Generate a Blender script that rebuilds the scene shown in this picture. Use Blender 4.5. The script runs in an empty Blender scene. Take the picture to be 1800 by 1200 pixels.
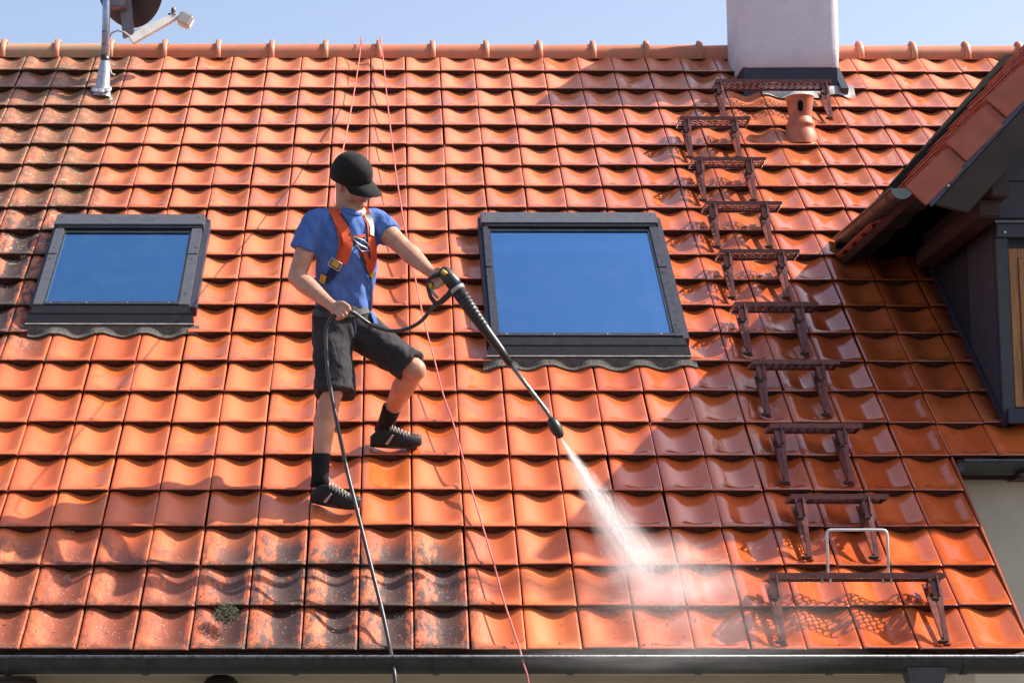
import bpy, bmesh, math, random
from mathutils import Vector, Matrix, noise
from mathutils.bvhtree import BVHTree
random.seed(7)
S = bpy.context.scene
C = S.collection
R_ = math.radians

# ------------------------------------------------------------------ camera
CAM = Vector((1.57356472, -9.11838762, -0.15188232))
RX = Vector((0.99994743, -0.01023668, -0.00058977))      # image right
RY = Vector((0.00105226, 0.15966229, -0.98717113))       # image down
RZ = Vector((0.01019952, 0.98711862, 0.15966467))        # view direction
FPX, PX, PY = 3720.0, 723.07, 600.0                      # focal length and principal point, photo pixels
cd = bpy.data.cameras.new('camera'); cam = bpy.data.objects.new('camera', cd); C.objects.link(cam)
cam.matrix_world = Matrix(((RX[0], -RY[0], -RZ[0], CAM[0]), (RX[1], -RY[1], -RZ[1], CAM[1]),
                           (RX[2], -RY[2], -RZ[2], CAM[2]), (0, 0, 0, 1)))
cd.sensor_fit = 'HORIZONTAL'; cd.sensor_width = 36; cd.lens = FPX / 1800 * 36
cd.shift_x = (900 - PX) / 1800; cd.clip_start = .1; cd.clip_end = 2000
S.camera = cam

# ------------------------------------------------------------------ light
SUN = Vector((0.698, 0.085, 0.711)).normalized()
EL = math.asin(SUN.z); AZ = math.atan2(SUN.x, SUN.y)
wd = bpy.data.worlds.new('World'); S.world = wd; wd.use_nodes = True
nt = wd.node_tree; nt.nodes.clear()
sky = nt.nodes.new('ShaderNodeTexSky'); sky.sky_type = 'NISHITA'; sky.sun_disc = False
sky.sun_elevation = EL; sky.sun_rotation = AZ; sky.altitude = 300; sky.air_density = 1.0; sky.dust_density = 3.0; sky.ozone_density = 2.0
bg = nt.nodes.new('ShaderNodeBackground'); bg.inputs[1].default_value = 0.095
wo = nt.nodes.new('ShaderNodeOutputWorld')
tn = nt.nodes.new('ShaderNodeMix'); tn.data_type = 'RGBA'; tn.blend_type = 'MULTIPLY'; tn.inputs[0].default_value = 1
tn.inputs[7].default_value = (1.48, 1.31, 1.20, 1); nt.links.new(sky.outputs[0], tn.inputs[6]); nt.links.new(tn.outputs[2], bg.inputs[0]); nt.links.new(bg.outputs[0], wo.inputs[0])
sd = bpy.data.lights.new('sun', 'SUN'); sd.energy = 5.0; sd.angle = R_(0.5); sd.color = (1.0, .93, .84)
sun = bpy.data.objects.new('sun', sd); C.objects.link(sun)
sun.rotation_euler = SUN.to_track_quat('Z', 'Y').to_euler(); sun.location = (12, 2, 12)
S.view_settings.view_transform = 'Standard'; S.view_settings.look = 'None'
S.view_settings.exposure = 1.0; S.view_settings.gamma = 1; S.view_settings.use_curve_mapping = False
S.cycles.use_denoising = True
S.cycles.max_bounces = 8; S.cycles.volume_bounces = 1; S.cycles.transparent_max_bounces = 12
S.cycles.volume_step_rate = 1.0

# ------------------------------------------------------------------ frames
SL = R_(39); CS, SN = math.cos(SL), math.sin(SL)
W, L = 0.24, 0.3037515                                    # tile cover width and length
U3, V3, N3 = Vector((1, 0, 0)), Vector((0, CS, SN)), Vector((0, -SN, CS))
M3 = Matrix((U3, V3, N3)).transposed()
M4 = M3.to_4x4()
def RF(u, v, n=0.0): return U3 * u + V3 * v + N3 * n      # roof frame -> world
def ray(px, py): return (RX * ((px - PX) / FPX) + RY * ((py - PY) / FPX) + RZ).normalized()
def at(px, py, Y):                                        # point of a sight line at depth Y
    d = ray(px, py); return CAM + d * ((Y - CAM.y) / d.y)
def onroof(px, py, n=0.0):
    d = ray(px, py); return CAM + d * ((n - N3.dot(CAM)) / N3.dot(d))

# ------------------------------------------------------------------ materials
def nodes(name):
    m = bpy.data.materials.new(name); m.use_nodes = True; n = m.node_tree
    b = n.nodes['Principled BSDF']; return m, n, b
def N(n, t, **k):
    x = n.nodes.new(t)
    for a, v in k.items():
        if a.startswith('i_'): x.inputs[int(a[2:])].default_value = v
        else: setattr(x, a, v)
    return x
def lk(n, a, b): n.links.new(a, b)
def mix(n, fac, a, b, bt='MIX'):
    x = n.nodes.new('ShaderNodeMix'); x.data_type = 'RGBA'; x.blend_type = bt
    for s, v in ((x.inputs[0], fac), (x.inputs[6], a), (x.inputs[7], b)):
        if hasattr(v, 'links'): n.links.new(v, s)
        else: s.default_value = v if isinstance(v, (int, float)) else (*v, 1)
    return x.outputs[2]
def ma(n, op, a, b=0.0, c=None, clamp=False):
    x = n.nodes.new('ShaderNodeMath'); x.operation = op; x.use_clamp = clamp
    for i, v in enumerate((a, b, c)):
        if v is None: continue
        if hasattr(v, 'links'): n.links.new(v, x.inputs[i])
        else: x.inputs[i].default_value = v
    return x.outputs[0]
def ss(n, x, a, b):                                       # smoothstep
    m = n.nodes.new('ShaderNodeMapRange'); m.interpolation_type = 'SMOOTHSTEP'
    n.links.new(x, m.inputs[0]); m.inputs[1].default_value = a; m.inputs[2].default_value = b
    return m.outputs[0]
def nz(n, vec, scale, detail=4, rough=.6, dist=0):
    x = n.nodes.new('ShaderNodeTexNoise'); x.inputs['Scale'].default_value = scale
    x.inputs['Detail'].default_value = detail; x.inputs['Roughness'].default_value = rough; x.inputs['Distortion'].default_value = dist
    if vec is not None: n.links.new(vec, x.inputs['Vector'])
    return x.outputs[0]
def mat(name, col, rough=.5, metal=0, var=.12, vscale=12, bump=.15, bscale=150, col2=None, spec=.5, coat=0, stretch=None):
    m, n, b = nodes(name)
    tc = N(n, 'ShaderNodeTexCoord').outputs['Object']
    if stretch:
        mp = N(n, 'ShaderNodeMapping'); mp.inputs['Scale'].default_value = stretch; lk(n, tc, mp.inputs[0]); tc = mp.outputs[0]
    f = nz(n, tc, vscale, 5)
    c2 = col2 or tuple(max(0, c * (1 - 2.2 * var)) for c in col)
    ff = ss(n, f, .35, .7)
    lk(n, mix(n, ff, col, c2), b.inputs['Base Color'])
    b.inputs['Metallic'].default_value = metal; b.inputs['Specular IOR Level'].default_value = spec
    b.inputs['Coat Weight'].default_value = coat; b.inputs['Coat Roughness'].default_value = .12
    lk(n, ma(n, 'MULTIPLY_ADD', nz(n, tc, vscale * 3, 3), .25, rough - .12, clamp=True), b.inputs['Roughness'])
    if bump:
        bp = N(n, 'ShaderNodeBump'); bp.inputs['Strength'].default_value = bump; bp.inputs['Distance'].default_value = .003
        lk(n, nz(n, tc, bscale, 4), bp.inputs['Height']); lk(n, bp.outputs[0], b.inputs['Normal'])
    return m

def tile_material():
    m, n, b = nodes('clay_tile')
    geo = N(n, 'ShaderNodeNewGeometry').outputs['Position']
    sx = N(n, 'ShaderNodeSeparateXYZ'); lk(n, geo, sx.inputs[0]); u = sx.outputs[0]
    v = ma(n, 'ADD', ma(n, 'MULTIPLY', sx.outputs[1], CS), ma(n, 'MULTIPLY', sx.outputs[2], SN))
    hh = ma(n, 'SUBTRACT', ma(n, 'MULTIPLY', sx.outputs[2], CS), ma(n, 'MULTIPLY', sx.outputs[1], SN))
    uv = N(n, 'ShaderNodeCombineXYZ'); lk(n, u, uv.inputs[0]); lk(n, v, uv.inputs[1]); uvv = uv.outputs[0]
    cu = ma(n, 'DIVIDE', u, W); cv = ma(n, 'DIVIDE', v, L)
    tu = ma(n, 'FRACT', cu); tv = ma(n, 'FRACT', cv)
    cell = N(n, 'ShaderNodeCombineXYZ'); lk(n, ma(n, 'FLOOR', cu), cell.inputs[0]); lk(n, ma(n, 'FLOOR', cv), cell.inputs[1])
    wn = N(n, 'ShaderNodeTexWhiteNoise', noise_dimensions='3D'); lk(n, cell.outputs[0], wn.inputs[0])
    rnd = wn.outputs[0]
    wn2 = N(n, 'ShaderNodeTexWhiteNoise', noise_dimensions='4D'); lk(n, cell.outputs[0], wn2.inputs[0]); wn2.inputs[1].default_value = 3.3
    rnd2 = wn2.outputs[0]
    big = nz(n, uvv, 1.3, 3); med = nz(n, uvv, 9, 5, .65); fine = nz(n, geo, 260, 3, .7)
    streak_m = N(n, 'ShaderNodeMapping'); streak_m.inputs['Scale'].default_value = (60, 5, 1); lk(n, uvv, streak_m.inputs[0])
    streak = nz(n, streak_m.outputs[0], 1, 4, .6)
    base = mix(n, rnd, (.58, .118, .038), (.67, .162, .055))
    base = mix(n, ma(n, 'MULTIPLY', ss(n, rnd2, .55, 1.0), .35), base, (.68, .19, .040))
    base = mix(n, ma(n, 'MULTIPLY', ss(n, rnd2, .22, .10), .5), base, (.46, .085, .030))
    base = mix(n, ma(n, 'MULTIPLY', ss(n, nz(n, uvv, 2.2, 4, .6), .5, .75), .35), base, (.55, .105, .034))
    # distance haze and grazing sky sheen painted in: clay paler, pinker up the slope
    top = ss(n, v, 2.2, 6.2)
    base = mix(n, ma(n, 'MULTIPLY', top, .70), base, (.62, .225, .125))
    base = mix(n, ma(n, 'MULTIPLY', ss(n, med, .45, .75), .22), base, (.50, .12, .045))
    # shading of the tilted lip painted into the colour, a darker broken band
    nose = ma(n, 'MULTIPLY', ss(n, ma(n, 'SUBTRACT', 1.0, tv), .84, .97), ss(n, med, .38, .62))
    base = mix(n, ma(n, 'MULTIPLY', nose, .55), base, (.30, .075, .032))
    # uncleaned areas : bottom left rows and the left margin
    wob = ma(n, 'MULTIPLY_ADD', big, .9, -.45)
    a1 = ma(n, 'MULTIPLY', ss(n, ma(n, 'ADD', v, ma(n, 'MULTIPLY', wob, .5)), 1.0, .72), ss(n, ma(n, 'ADD', u, wob), 2.15, 1.75))
    a1b = ma(n, 'MULTIPLY', a1, ma(n, 'MULTIPLY_ADD', ss(n, u, .5, 1.0), .38, .62))
    a2 = ma(n, 'MULTIPLY', ss(n, ma(n, 'ADD', u, ma(n, 'MULTIPLY', wob, .7)), -.05, -.42), ss(n, v, 2.2, 2.8))
    a3 = ma(n, 'MULTIPLY', a2, ma(n, 'MULTIPLY_ADD', ss(n, v, 4.9, 3.9), .45, .58))
    dirt = ma(n, 'MAXIMUM', a1b, a3)
    inpan = ma(n, 'MULTIPLY', ss(n, tu, .34, .5), ss(n, tu, .93, .8))
    pm = N(n, 'ShaderNodeMapping'); pm.inputs['Scale'].default_value = (26, 8, 1); lk(n, uvv, pm.inputs[0])
    patch = ss(n, ma(n, 'ADD', nz(n, pm.outputs[0], 1, 6, .72, .3), ma(n, 'MULTIPLY', inpan, .16)), .42, .60)
    base = mix(n, ma(n, 'MULTIPLY', dirt, ma(n, 'MULTIPLY_ADD', patch, .80, .18)), base, (.058, .034, .030))
    nosed = ma(n, 'MULTIPLY', ss(n, ma(n, 'SUBTRACT', 1.0, tv), .74, .95), dirt)
    base = mix(n, ma(n, 'MULTIPLY', nosed, ss(n, nz(n, uvv, 40, 4, .8), .40, .6)), base, (.05, .042, .025))
    moss = ma(n, 'MULTIPLY', ma(n, 'MULTIPLY', a2, ss(n, v, 3.9, 4.6)), ss(n, nz(n, uvv, 11, 5, .7), .38, .58))
    base = mix(n, ma(n, 'MULTIPLY', moss, .8), base, (.19, .11, .05))
    # lichen and grit specks
    vo = N(n, 'ShaderNodeTexVoronoi'); vo.inputs['Scale'].default_value = 95; lk(n, uvv, vo.inputs['Vector'])
    sp = ss(n, vo.outputs['Distance'], .26, .14)
    pick = ss(n, nz(n, uvv, 30, 3), .44, .56)
    sp1 = ma(n, 'MULTIPLY', ma(n, 'MULTIPLY', sp, pick), ma(n, 'MAXIMUM', ss(n, dirt, .03, .5), ma(n, 'MULTIPLY', a1, .8)))
    wn3 = N(n, 'ShaderNodeTexWhiteNoise'); lk(n, vo.outputs['Color'], wn3.inputs[0])
    spc = mix(n, ss(n, wn3.outputs[0], .5, .6), (.045, .035, .03), (.48, .45, .40))
    base = mix(n, sp1, base, spc)
    li = ma(n, 'MULTIPLY', ma(n, 'MULTIPLY', a2, ss(n, v, 3.2, 3.6)), ss(n, nz(n, uvv, 24, 6, .8, .6), .56, .64))
    base = mix(n, ma(n, 'MULTIPLY', li, .9), base, (.42, .40, .33))
    # grime on the hidden cut edges between courses
    edge = ss(n, hh, -.004, -.013)
    front = ma(n, 'GREATER_THAN', tv, .985)
    # wetness : right half is soaked, the rest was rinsed and is half dry
    wet = ss(n, ma(n, 'ADD', u, ma(n, 'MULTIPLY', wob, .8)), 2.35, 3.0)
    wet = ma(n, 'MULTIPLY', wet, ss(n, v, 6.4, 5.2))
    film = ss(n, ma(n, 'ADD', nz(n, uvv, 5, 4, .6, .5), ma(n, 'MULTIPLY', streak, .25)), .52, .66)
    half = ma(n, 'MULTIPLY', ma(n, 'MULTIPLY', film, ss(n, v, .9, 1.3)), ss(n, rnd2, .35, .8))
    half = ma(n, 'MULTIPLY', half, ma(n, 'SUBTRACT', 1.0, dirt))
    water = ma(n, 'MAXIMUM', ma(n, 'MULTIPLY', wet, ma(n, 'MULTIPLY_ADD', film, .45, .6)), ma(n, 'MULTIPLY', half, .8), clamp=True)
    satd = mix(n, 1.0, base, (.82, .66, .46), 'MULTIPLY')
    base = mix(n, ma(n, 'MULTIPLY', water, .75), base, satd)
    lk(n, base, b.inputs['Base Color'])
    rough = ma(n, 'MULTIPLY_ADD', water, -.22, ma(n, 'MULTIPLY_ADD', med, .16, .27))
    rough = ma(n, 'ADD', rough, ma(n, 'MULTIPLY', dirt, .2), clamp=True)
    lk(n, rough, b.inputs['Roughness'])
    b.inputs['Specular IOR Level'].default_value = .5
    lk(n, ma(n, 'MULTIPLY', water, .95), b.inputs['Coat Weight']); b.inputs['Coat Roughness'].default_value = .04
    b.inputs['Coat IOR'].default_value = 1.5
    bp = N(n, 'ShaderNodeBump'); bp.inputs['Strength'].default_value = .22; bp.inputs['Distance'].default_value = .0022
    h = ma(n, 'ADD', ma(n, 'MULTIPLY', fine, .35), ma(n, 'ADD', ma(n, 'MULTIPLY', streak, .5), ma(n, 'MULTIPLY', med, 1.2)))
    lk(n, h, bp.inputs['Height']); lk(n, bp.outputs[0], b.inputs['Normal'])
    bp2 = N(n, 'ShaderNodeBump'); bp2.inputs['Strength'].default_value = .35; bp2.inputs['Distance'].default_value = .004
    lk(n, nz(n, uvv, 26, 3, .5, .3), bp2.inputs['Height']); lk(n, bp2.outputs[0], b.inputs['Coat Normal'])
    return m
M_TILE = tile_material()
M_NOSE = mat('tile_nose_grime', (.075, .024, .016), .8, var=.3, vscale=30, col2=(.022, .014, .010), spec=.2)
M_RIDGE = mat('ridge_clay', (.56, .17, .085), .5, var=.18, vscale=9, col2=(.40, .17, .09))
M_RIDGEM = mat('ridge_clay_lichen', (.50, .23, .13), .7, var=.2, vscale=22, col2=(.28, .26, .16))
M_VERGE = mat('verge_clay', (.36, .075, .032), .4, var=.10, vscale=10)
M_UNDER = mat('underlay', (.014, .012, .011), .95, bump=0, spec=.05)
M_RENDER = mat('chimney_render', (.64, .64, .69), .9, var=.04, vscale=7, bump=.8, bscale=60)
M_WALL = mat('house_render', (.55, .50, .40), .9, var=.04, vscale=5, bump=.6, bscale=90)
M_ZINC = mat('dark_zinc', (.050, .052, .050), .42, metal=.35, var=.15, vscale=14)
M_LIP = mat('worn_zinc_lip', (.16, .17, .19), .4, metal=.5, var=.3, vscale=60)
M_FLASH = mat('dark_flashing', (.030, .034, .055), .5, metal=.2, var=.1)
M_LEAD = mat('lead_apron', (.095, .082, .065), .75, var=.35, vscale=35, bump=.4, bscale=90, col2=(.05, .045, .04))
M_LEADW = mat('pale_lead', (.50, .50, .47), .6, var=.2, vscale=20)
M_SKF = mat('skylight_cladding', (.12, .125, .14), .36, metal=.45, var=.22, vscale=22, col2=(.10, .10, .115))
M_SKF2 = mat('dark_skylight_cladding', (.055, .058, .072), .36, metal=.4, var=.22, vscale=22, col2=(.035, .037, .048))
M_SKD = mat('skylight_black', (.012, .012, .013), .4, var=.1)
M_SCREW = mat('screw_head', (.5, .5, .52), .3, metal=.9)
M_BLIND = mat('pale_blind', (.92, .92, .92), .7, bump=0, var=0)
M_CORD = mat('blind_cord', (.75, .75, .75), .7, bump=0)
M_ROOM = mat('dark_room', (.02, .03, .05), .9, bump=0)
M_REVEAL = mat('window_reveal', (.30, .32, .36), .8, bump=0)
M_CLAD = mat('dark_cladding', (.012, .012, .016), .6, var=.15, vscale=4)
M_TRIM = mat('dark_trim_board', (.040, .040, .052), .55, var=.12)
M_BARGE = mat('weathered_board', (.048, .034, .025), .8, var=.3, vscale=3, stretch=(1, 1, 1), col2=(.028, .020, .016))
M_BROWN = mat('brown_stained_wood', (.042, .015, .010), .65, var=.25, vscale=5)
M_WOOD = mat('golden_window_wood', (.38, .16, .042), .45, var=.2, vscale=6, stretch=(12, 12, 1))
M_STEP = mat('red_brown_paint', (.165, .033, .018), .42, var=.25, vscale=25, coat=.3)
M_RUST = mat('dark_bolt', (.05, .025, .015), .6, metal=.3)
M_GALV = mat('galvanised_steel', (.50, .52, .55), .38, metal=.6, var=.12, vscale=30)
M_MAST = mat('mast_steel', (.36, .42, .55), .35, metal=.75, var=.1, vscale=25)
M_DISH = mat('dish_back', (.055, .045, .052), .5, metal=.2, var=.1)
M_DARM = mat('pale_grey_paint', (.60, .62, .58), .45, var=.08)
M_BRKT = mat('dish_bracket', (.20, .18, .21), .5, metal=.3)
M_HOOP = mat('white_grey_tube', (.66, .66, .68), .35, metal=.2, var=.1)
M_BLACKP = mat('black_plastic', (.018, .019, .018), .42, var=.15)
M_STEELT = mat('lance_steel', (.20, .20, .20), .3, metal=.8)
M_YEL = mat('yellow_plastic', (.65, .38, .04), .4)
M_GREYP = mat('grey_plastic', (.35, .36, .36), .4)
M_HOSE = mat('black_rubber_hose', (.035, .035, .036), .4, bump=0)
M_ROPE = mat('pink_red_rope', (.62, .17, .16), .8, var=.2, vscale=200, bump=0)
M_ROPEW = mat('white_cord', (.6, .6, .58), .8, bump=0)
def skin_material():
    m, n, b = nodes('skin')
    tc = N(n, 'ShaderNodeTexCoord').outputs['Object']
    f = ss(n, nz(n, tc, 16, 5), .35, .7)
    c = mix(n, f, (.50, .265, .175), (.42, .185, .115))
    hair = N(n, 'ShaderNodeMapping'); hair.inputs['Scale'].default_value = (260, 260, 60); lk(n, tc, hair.inputs[0])
    hf = ss(n, nz(n, hair.outputs[0], 1, 3, .7), .58, .72)
    c = mix(n, ma(n, 'MULTIPLY', hf, .22), c, (.16, .09, .06))
    lk(n, c, b.inputs['Base Color']); b.inputs['Roughness'].default_value = .5
    b.inputs['Subsurface Weight'].default_value = .08; b.inputs['Subsurface Radius'].default_value = (.01, .004, .002)
    bp = N(n, 'ShaderNodeBump'); bp.inputs['Strength'].default_value = .3; bp.inputs['Distance'].default_value = .002
    lk(n, nz(n, tc, 180, 4), bp.inputs['Height']); lk(n, bp.outputs[0], b.inputs['Normal'])
    return m
M_SKIN = skin_material()
def cloth(name, c, c2, fold=.6, sc=9, rough=.85):
    m, n, b = nodes(name)
    tc = N(n, 'ShaderNodeTexCoord').outputs['Object']
    mp = N(n, 'ShaderNodeMapping'); mp.inputs['Scale'].default_value = (1.6, 1.6, .55); mp.inputs['Rotation'].default_value = (.2, .5, .3); lk(n, tc, mp.inputs[0])
    fold_n = nz(n, mp.outputs[0], sc, 3, .5, .8)
    lk(n, mix(n, ss(n, nz(n, tc, 14, 4), .4, .65), c, c2), b.inputs['Base Color'])
    b.inputs['Roughness'].default_value = rough; b.inputs['Sheen Weight'].default_value = .02; b.inputs['Specular IOR Level'].default_value = .2
    b1 = N(n, 'ShaderNodeBump'); b1.inputs['Strength'].default_value = fold; b1.inputs['Distance'].default_value = .03
    lk(n, fold_n, b1.inputs['Height'])
    b2 = N(n, 'ShaderNodeBump'); b2.inputs['Strength'].default_value = .25; b2.inputs['Distance'].default_value = .001
    lk(n, nz(n, tc, 500, 2), b2.inputs['Height']); lk(n, b1.outputs[0], b2.inputs['Normal']); lk(n, b2.outputs[0], b.inputs['Normal'])
    return m
M_SHIRT = cloth('blue_cotton', (.075, .155, .42), (.062, .13, .36))
M_SHORTS = cloth('charcoal_cotton', (.034, .033, .036), (.026, .025, .028), .7, 8)
M_POCKET = cloth('charcoal_pocket', (.029, .028, .030), (.024, .023, .025), .3, 8)
M_CAP = cloth('black_cap_cloth', (.014, .013, .013), (.011, .011, .012), .15, 6)
M_SOCK = cloth('black_sock', (.012, .012, .013), (.009, .009, .01), .3, 30)
M_STRAP = cloth('orange_webbing', (.62, .085, .025), (.50, .06, .02), .1, 10, .6)
M_NAVY = cloth('navy_webbing', (.02, .025, .09), (.015, .018, .06), .1, 10, .6)
M_SHOE = mat('black_shoe_leather', (.013, .013, .014), .5, var=.2, vscale=60, bump=.6, bscale=220, spec=.3)
M_SOLE = mat('dark_sole', (.035, .033, .032), .7)
M_LACE = mat('grey_lace', (.40, .37, .33), .8)
M_SHOEP = mat('beige_shoe_panel', (.45, .38, .34), .7)
M_LABEL = mat('washed_label', (.55, .58, .52), .8, var=.25, vscale=90, col2=(.25, .30, .30))
M_MOSS = mat('dry_moss', (.10, .095, .06), .95, var=.3, vscale=90, col2=(.05, .05, .03))
M_GRIT = mat('pale_grit', (.30, .27, .22), .9, var=.3, vscale=100, col2=(.05, .045, .04))
M_GRASS = mat('yard_gravel', (.09, .08, .07), .95, var=.2, vscale=.6, bump=0, col2=(.065, .06, .05))
def glass(name, tint, refl, fac_lo=.35):
    m, n, b = nodes(name); out = n.nodes['Material Output']
    tr = N(n, 'ShaderNodeBsdfTransparent'); tr.inputs[0].default_value = (*tint, 1)
    gl = N(n, 'ShaderNodeBsdfGlossy'); gl.inputs['Color'].default_value = (*refl, 1); gl.inputs['Roughness'].default_value = .015
    fr = N(n, 'ShaderNodeFresnel'); fr.inputs[0].default_value = 1.7
    f = ma(n, 'MULTIPLY_ADD', fr.outputs[0], 1.0, fac_lo, clamp=True)
    mx = N(n, 'ShaderNodeMixShader'); lk(n, f, mx.inputs[0]); lk(n, tr.outputs[0], mx.inputs[1]); lk(n, gl.outputs[0], mx.inputs[2])
    df = N(n, 'ShaderNodeBsdfDiffuse'); df.inputs[0].default_value = (.55, .55, .52, 1)
    tcg = N(n, 'ShaderNodeTexCoord').outputs['Object']
    g1 = ma(n, 'MULTIPLY', ss(n, nz(n, tcg, 5, 5, .7), .45, .8), .02); g2 = ma(n, 'MULTIPLY', ss(n, nz(n, tcg, 70, 3, .6), .68, .76), .16)
    mg = N(n, 'ShaderNodeMixShader'); lk(n, ma(n, 'MAXIMUM', g1, g2), mg.inputs[0]); lk(n, mx.outputs[0], mg.inputs[1]); lk(n, df.outputs[0], mg.inputs[2])
    lk(n, mg.outputs[0], out.inputs[0]); n.nodes.remove(b)
    return m
M_GLASS = glass('coated_glass', (.60, .76, 1.0), (.24, .56, 1.0), .58)
M_GLASSB = glass('blind_side_glass', (.66, .88, 1.0), (.27, .62, 1.0), .55)
M_WGLASS = glass('window_glass', (.4, .5, .6), (.8, .9, 1.0), .3)

# ------------------------------------------------------------------ mesh helpers
class MB:
    def __init__(s): s.v = []; s.f = []
    def add(s, vs, fs):
        o = len(s.v); s.v += [Vector(v) for v in vs]; s.f += [tuple(i + o for i in f) for f in fs]; return s
    def box(s, a, b, frame=None):
        x0, y0, z0 = a; x1, y1, z1 = b
        vs = [Vector(p) for p in ((x0, y0, z0), (x1, y0, z0), (x1, y1, z0), (x0, y1, z0), (x0, y0, z1), (x1, y0, z1), (x1, y1, z1), (x0, y1, z1))]
        if frame: vs = [frame(*v) for v in vs]
        return s.add(vs, [(0, 3, 2, 1), (4, 5, 6, 7), (0, 1, 5, 4), (1, 2, 6, 5), (2, 3, 7, 6), (3, 0, 4, 7)])
    def hexa(s, q0, q1):                                   # two quads -> solid
        return s.add(list(q0) + list(q1), [(3, 2, 1, 0), (4, 5, 6, 7), (0, 1, 5, 4), (1, 2, 6, 5), (2, 3, 7, 6), (3, 0, 4, 7)])
    def loft(s, rings, cap=True, closed=True):
        k = len(rings[0]); o = len(s.v)
        for r in rings: s.v += [Vector(p) for p in r]
        for i in range(len(rings) - 1):
            for j in range(k if closed else k - 1):
                a = o + i * k + j; b_ = o + i * k + (j + 1) % k
                s.f.append((a, b_, b_ + k, a + k))
        if cap and closed:
            s.f.append(tuple(reversed(range(o, o + k)))); e = o + (len(rings) - 1) * k; s.f.append(tuple(range(e, e + k)))
        return s
    def tube(s, pts, r, seg=8, flat=1.0, cap=True):
        pts = [Vector(p) for p in pts]; n = len(pts)
        rs = r if isinstance(r, (list, tuple)) else [r] * n
        t0 = (pts[1] - pts[0]).normalized()
        a = t0.orthogonal().normalized(); rings = []
        for i, p in enumerate(pts):
            t = (pts[min(i + 1, n - 1)] - pts[max(i - 1, 0)]).normalized()
            a = (a - t * a.dot(t)).normalized(); b = t.cross(a)
            rings.append([p + (a * math.cos(q) + b * math.sin(q) * flat) * rs[i] for q in [2 * math.pi * j / seg for j in range(seg)]])
        return s.loft(rings, cap)
    def lathe(s, prof, base, axis=(0, 0, 1), seg=20, cap=True):
        ax = Vector(axis).normalized(); a = ax.orthogonal().normalized(); b = ax.cross(a); base = Vector(base)
        return s.loft([[base + ax * h + (a * math.cos(q) + b * math.sin(q)) * max(r, 1e-4) for q in [2 * math.pi * j / seg for j in range(seg)]] for r, h in prof], cap)
    def ell(s, c, rx, ry, rz, R=None, seg=16, rings=10):
        c = Vector(c); R = R or Matrix.Identity(3); o = []
        for i in range(rings + 1):
            th = math.pi * i / rings
            o.append([c + R @ Vector((rx * math.sin(th) * math.cos(q), ry * math.sin(th) * math.sin(q), -rz * math.cos(th))) if 0 < i < rings else
                      c + R @ Vector((rx * 1e-3 * math.cos(q), ry * 1e-3 * math.sin(q), -rz * math.cos(th))) for q in [2 * math.pi * j / seg for j in range(seg)]])
        return s.loft(o, True)
    def cap_(s, a, b, ra, rb, seg=14):                     # capsule with two radii
        a = Vector(a); b = Vector(b); ax = (b - a).normalized(); u = ax.orthogonal().normalized(); w = ax.cross(u); rings = []
        for c, r, lo, hi in ((a, ra, -90, 0), (b, rb, 0, 90)):
            for k in range(6):
                t = R_(lo + (hi - lo) * k / 5); rr = max(r * math.cos(t), 1e-4)
                rings.append([c + ax * (r * math.sin(t)) + (u * math.cos(q) + w * math.sin(q)) * rr for q in [2 * math.pi * j / seg for j in range(seg)]])
        return s.loft(rings, True)
    def mesh(s, name, off=Vector((0, 0, 0))):
        me = bpy.data.meshes.new(name); me.from_pydata([tuple(v - off) for v in s.v], [], s.f); me.update(); return me
    def build(s, name, m, parent=None, smooth=False, bevel=0, recalc=True, ang=None):
        off = Vector(parent.matrix_world.translation) if parent is not None and not parent.get('_rot') else Vector((0, 0, 0))
        par = parent
        while par is not None and par.parent is not None and not parent.get('_rot'): par = par.parent
        if parent is not None and not parent.get('_rot'): off = Vector(par.location)
        me = s.mesh(name, off)
        bm = bmesh.new(); bm.from_mesh(me)
        if recalc: bmesh.ops.recalc_face_normals(bm, faces=bm.faces)
        if bevel:
            bmesh.ops.bevel(bm, geom=list(bm.edges), offset=bevel, segments=2, affect='EDGES', clamp_overlap=True)
        bm.to_mesh(me); bm.free()
        if smooth: me.shade_smooth() if ang is None else None
        if ang is not None:
            me.shade_smooth(); me.set_sharp_from_angle(angle=R_(ang))
        me.materials.append(m)
        o = bpy.data.objects.new(name, me); C.objects.link(o)
        if parent is not None: o.parent = parent
        return o
def empty(name, loc, label, cat, group=None, kind=None):
    o = bpy.data.objects.new(name, None); C.objects.link(o); o.location = loc; o.empty_display_size = .1
    tag(o, label, cat, group, kind); return o
def tag(o, label=None, cat=None, group=None, kind=None):
    for k, v in (('label', label), ('category', cat), ('group', group), ('kind', kind)):
        if v: o[k] = v
    return o
def part(name, me, m, parent):
    me.materials.append(m); o = bpy.data.objects.new(name, me); C.objects.link(o); o.parent = parent; return o

# ================================================================== GROUND
g = MB(); g.add([(-400, -400, -4.6), (400, -400, -4.6), (400, 600, -4.6), (-400, 600, -4.6)], [(0, 1, 2, 3)])
tag(g.build('ground', M_GRASS), 'grey gravel yard around the house', None, None, 'structure')

# ================================================================== HOUSE
house = empty('house', (0, 0, 0), 'house with a steep orange clay tiled roof, two skylights and a dormer wing', 'house')
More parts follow.
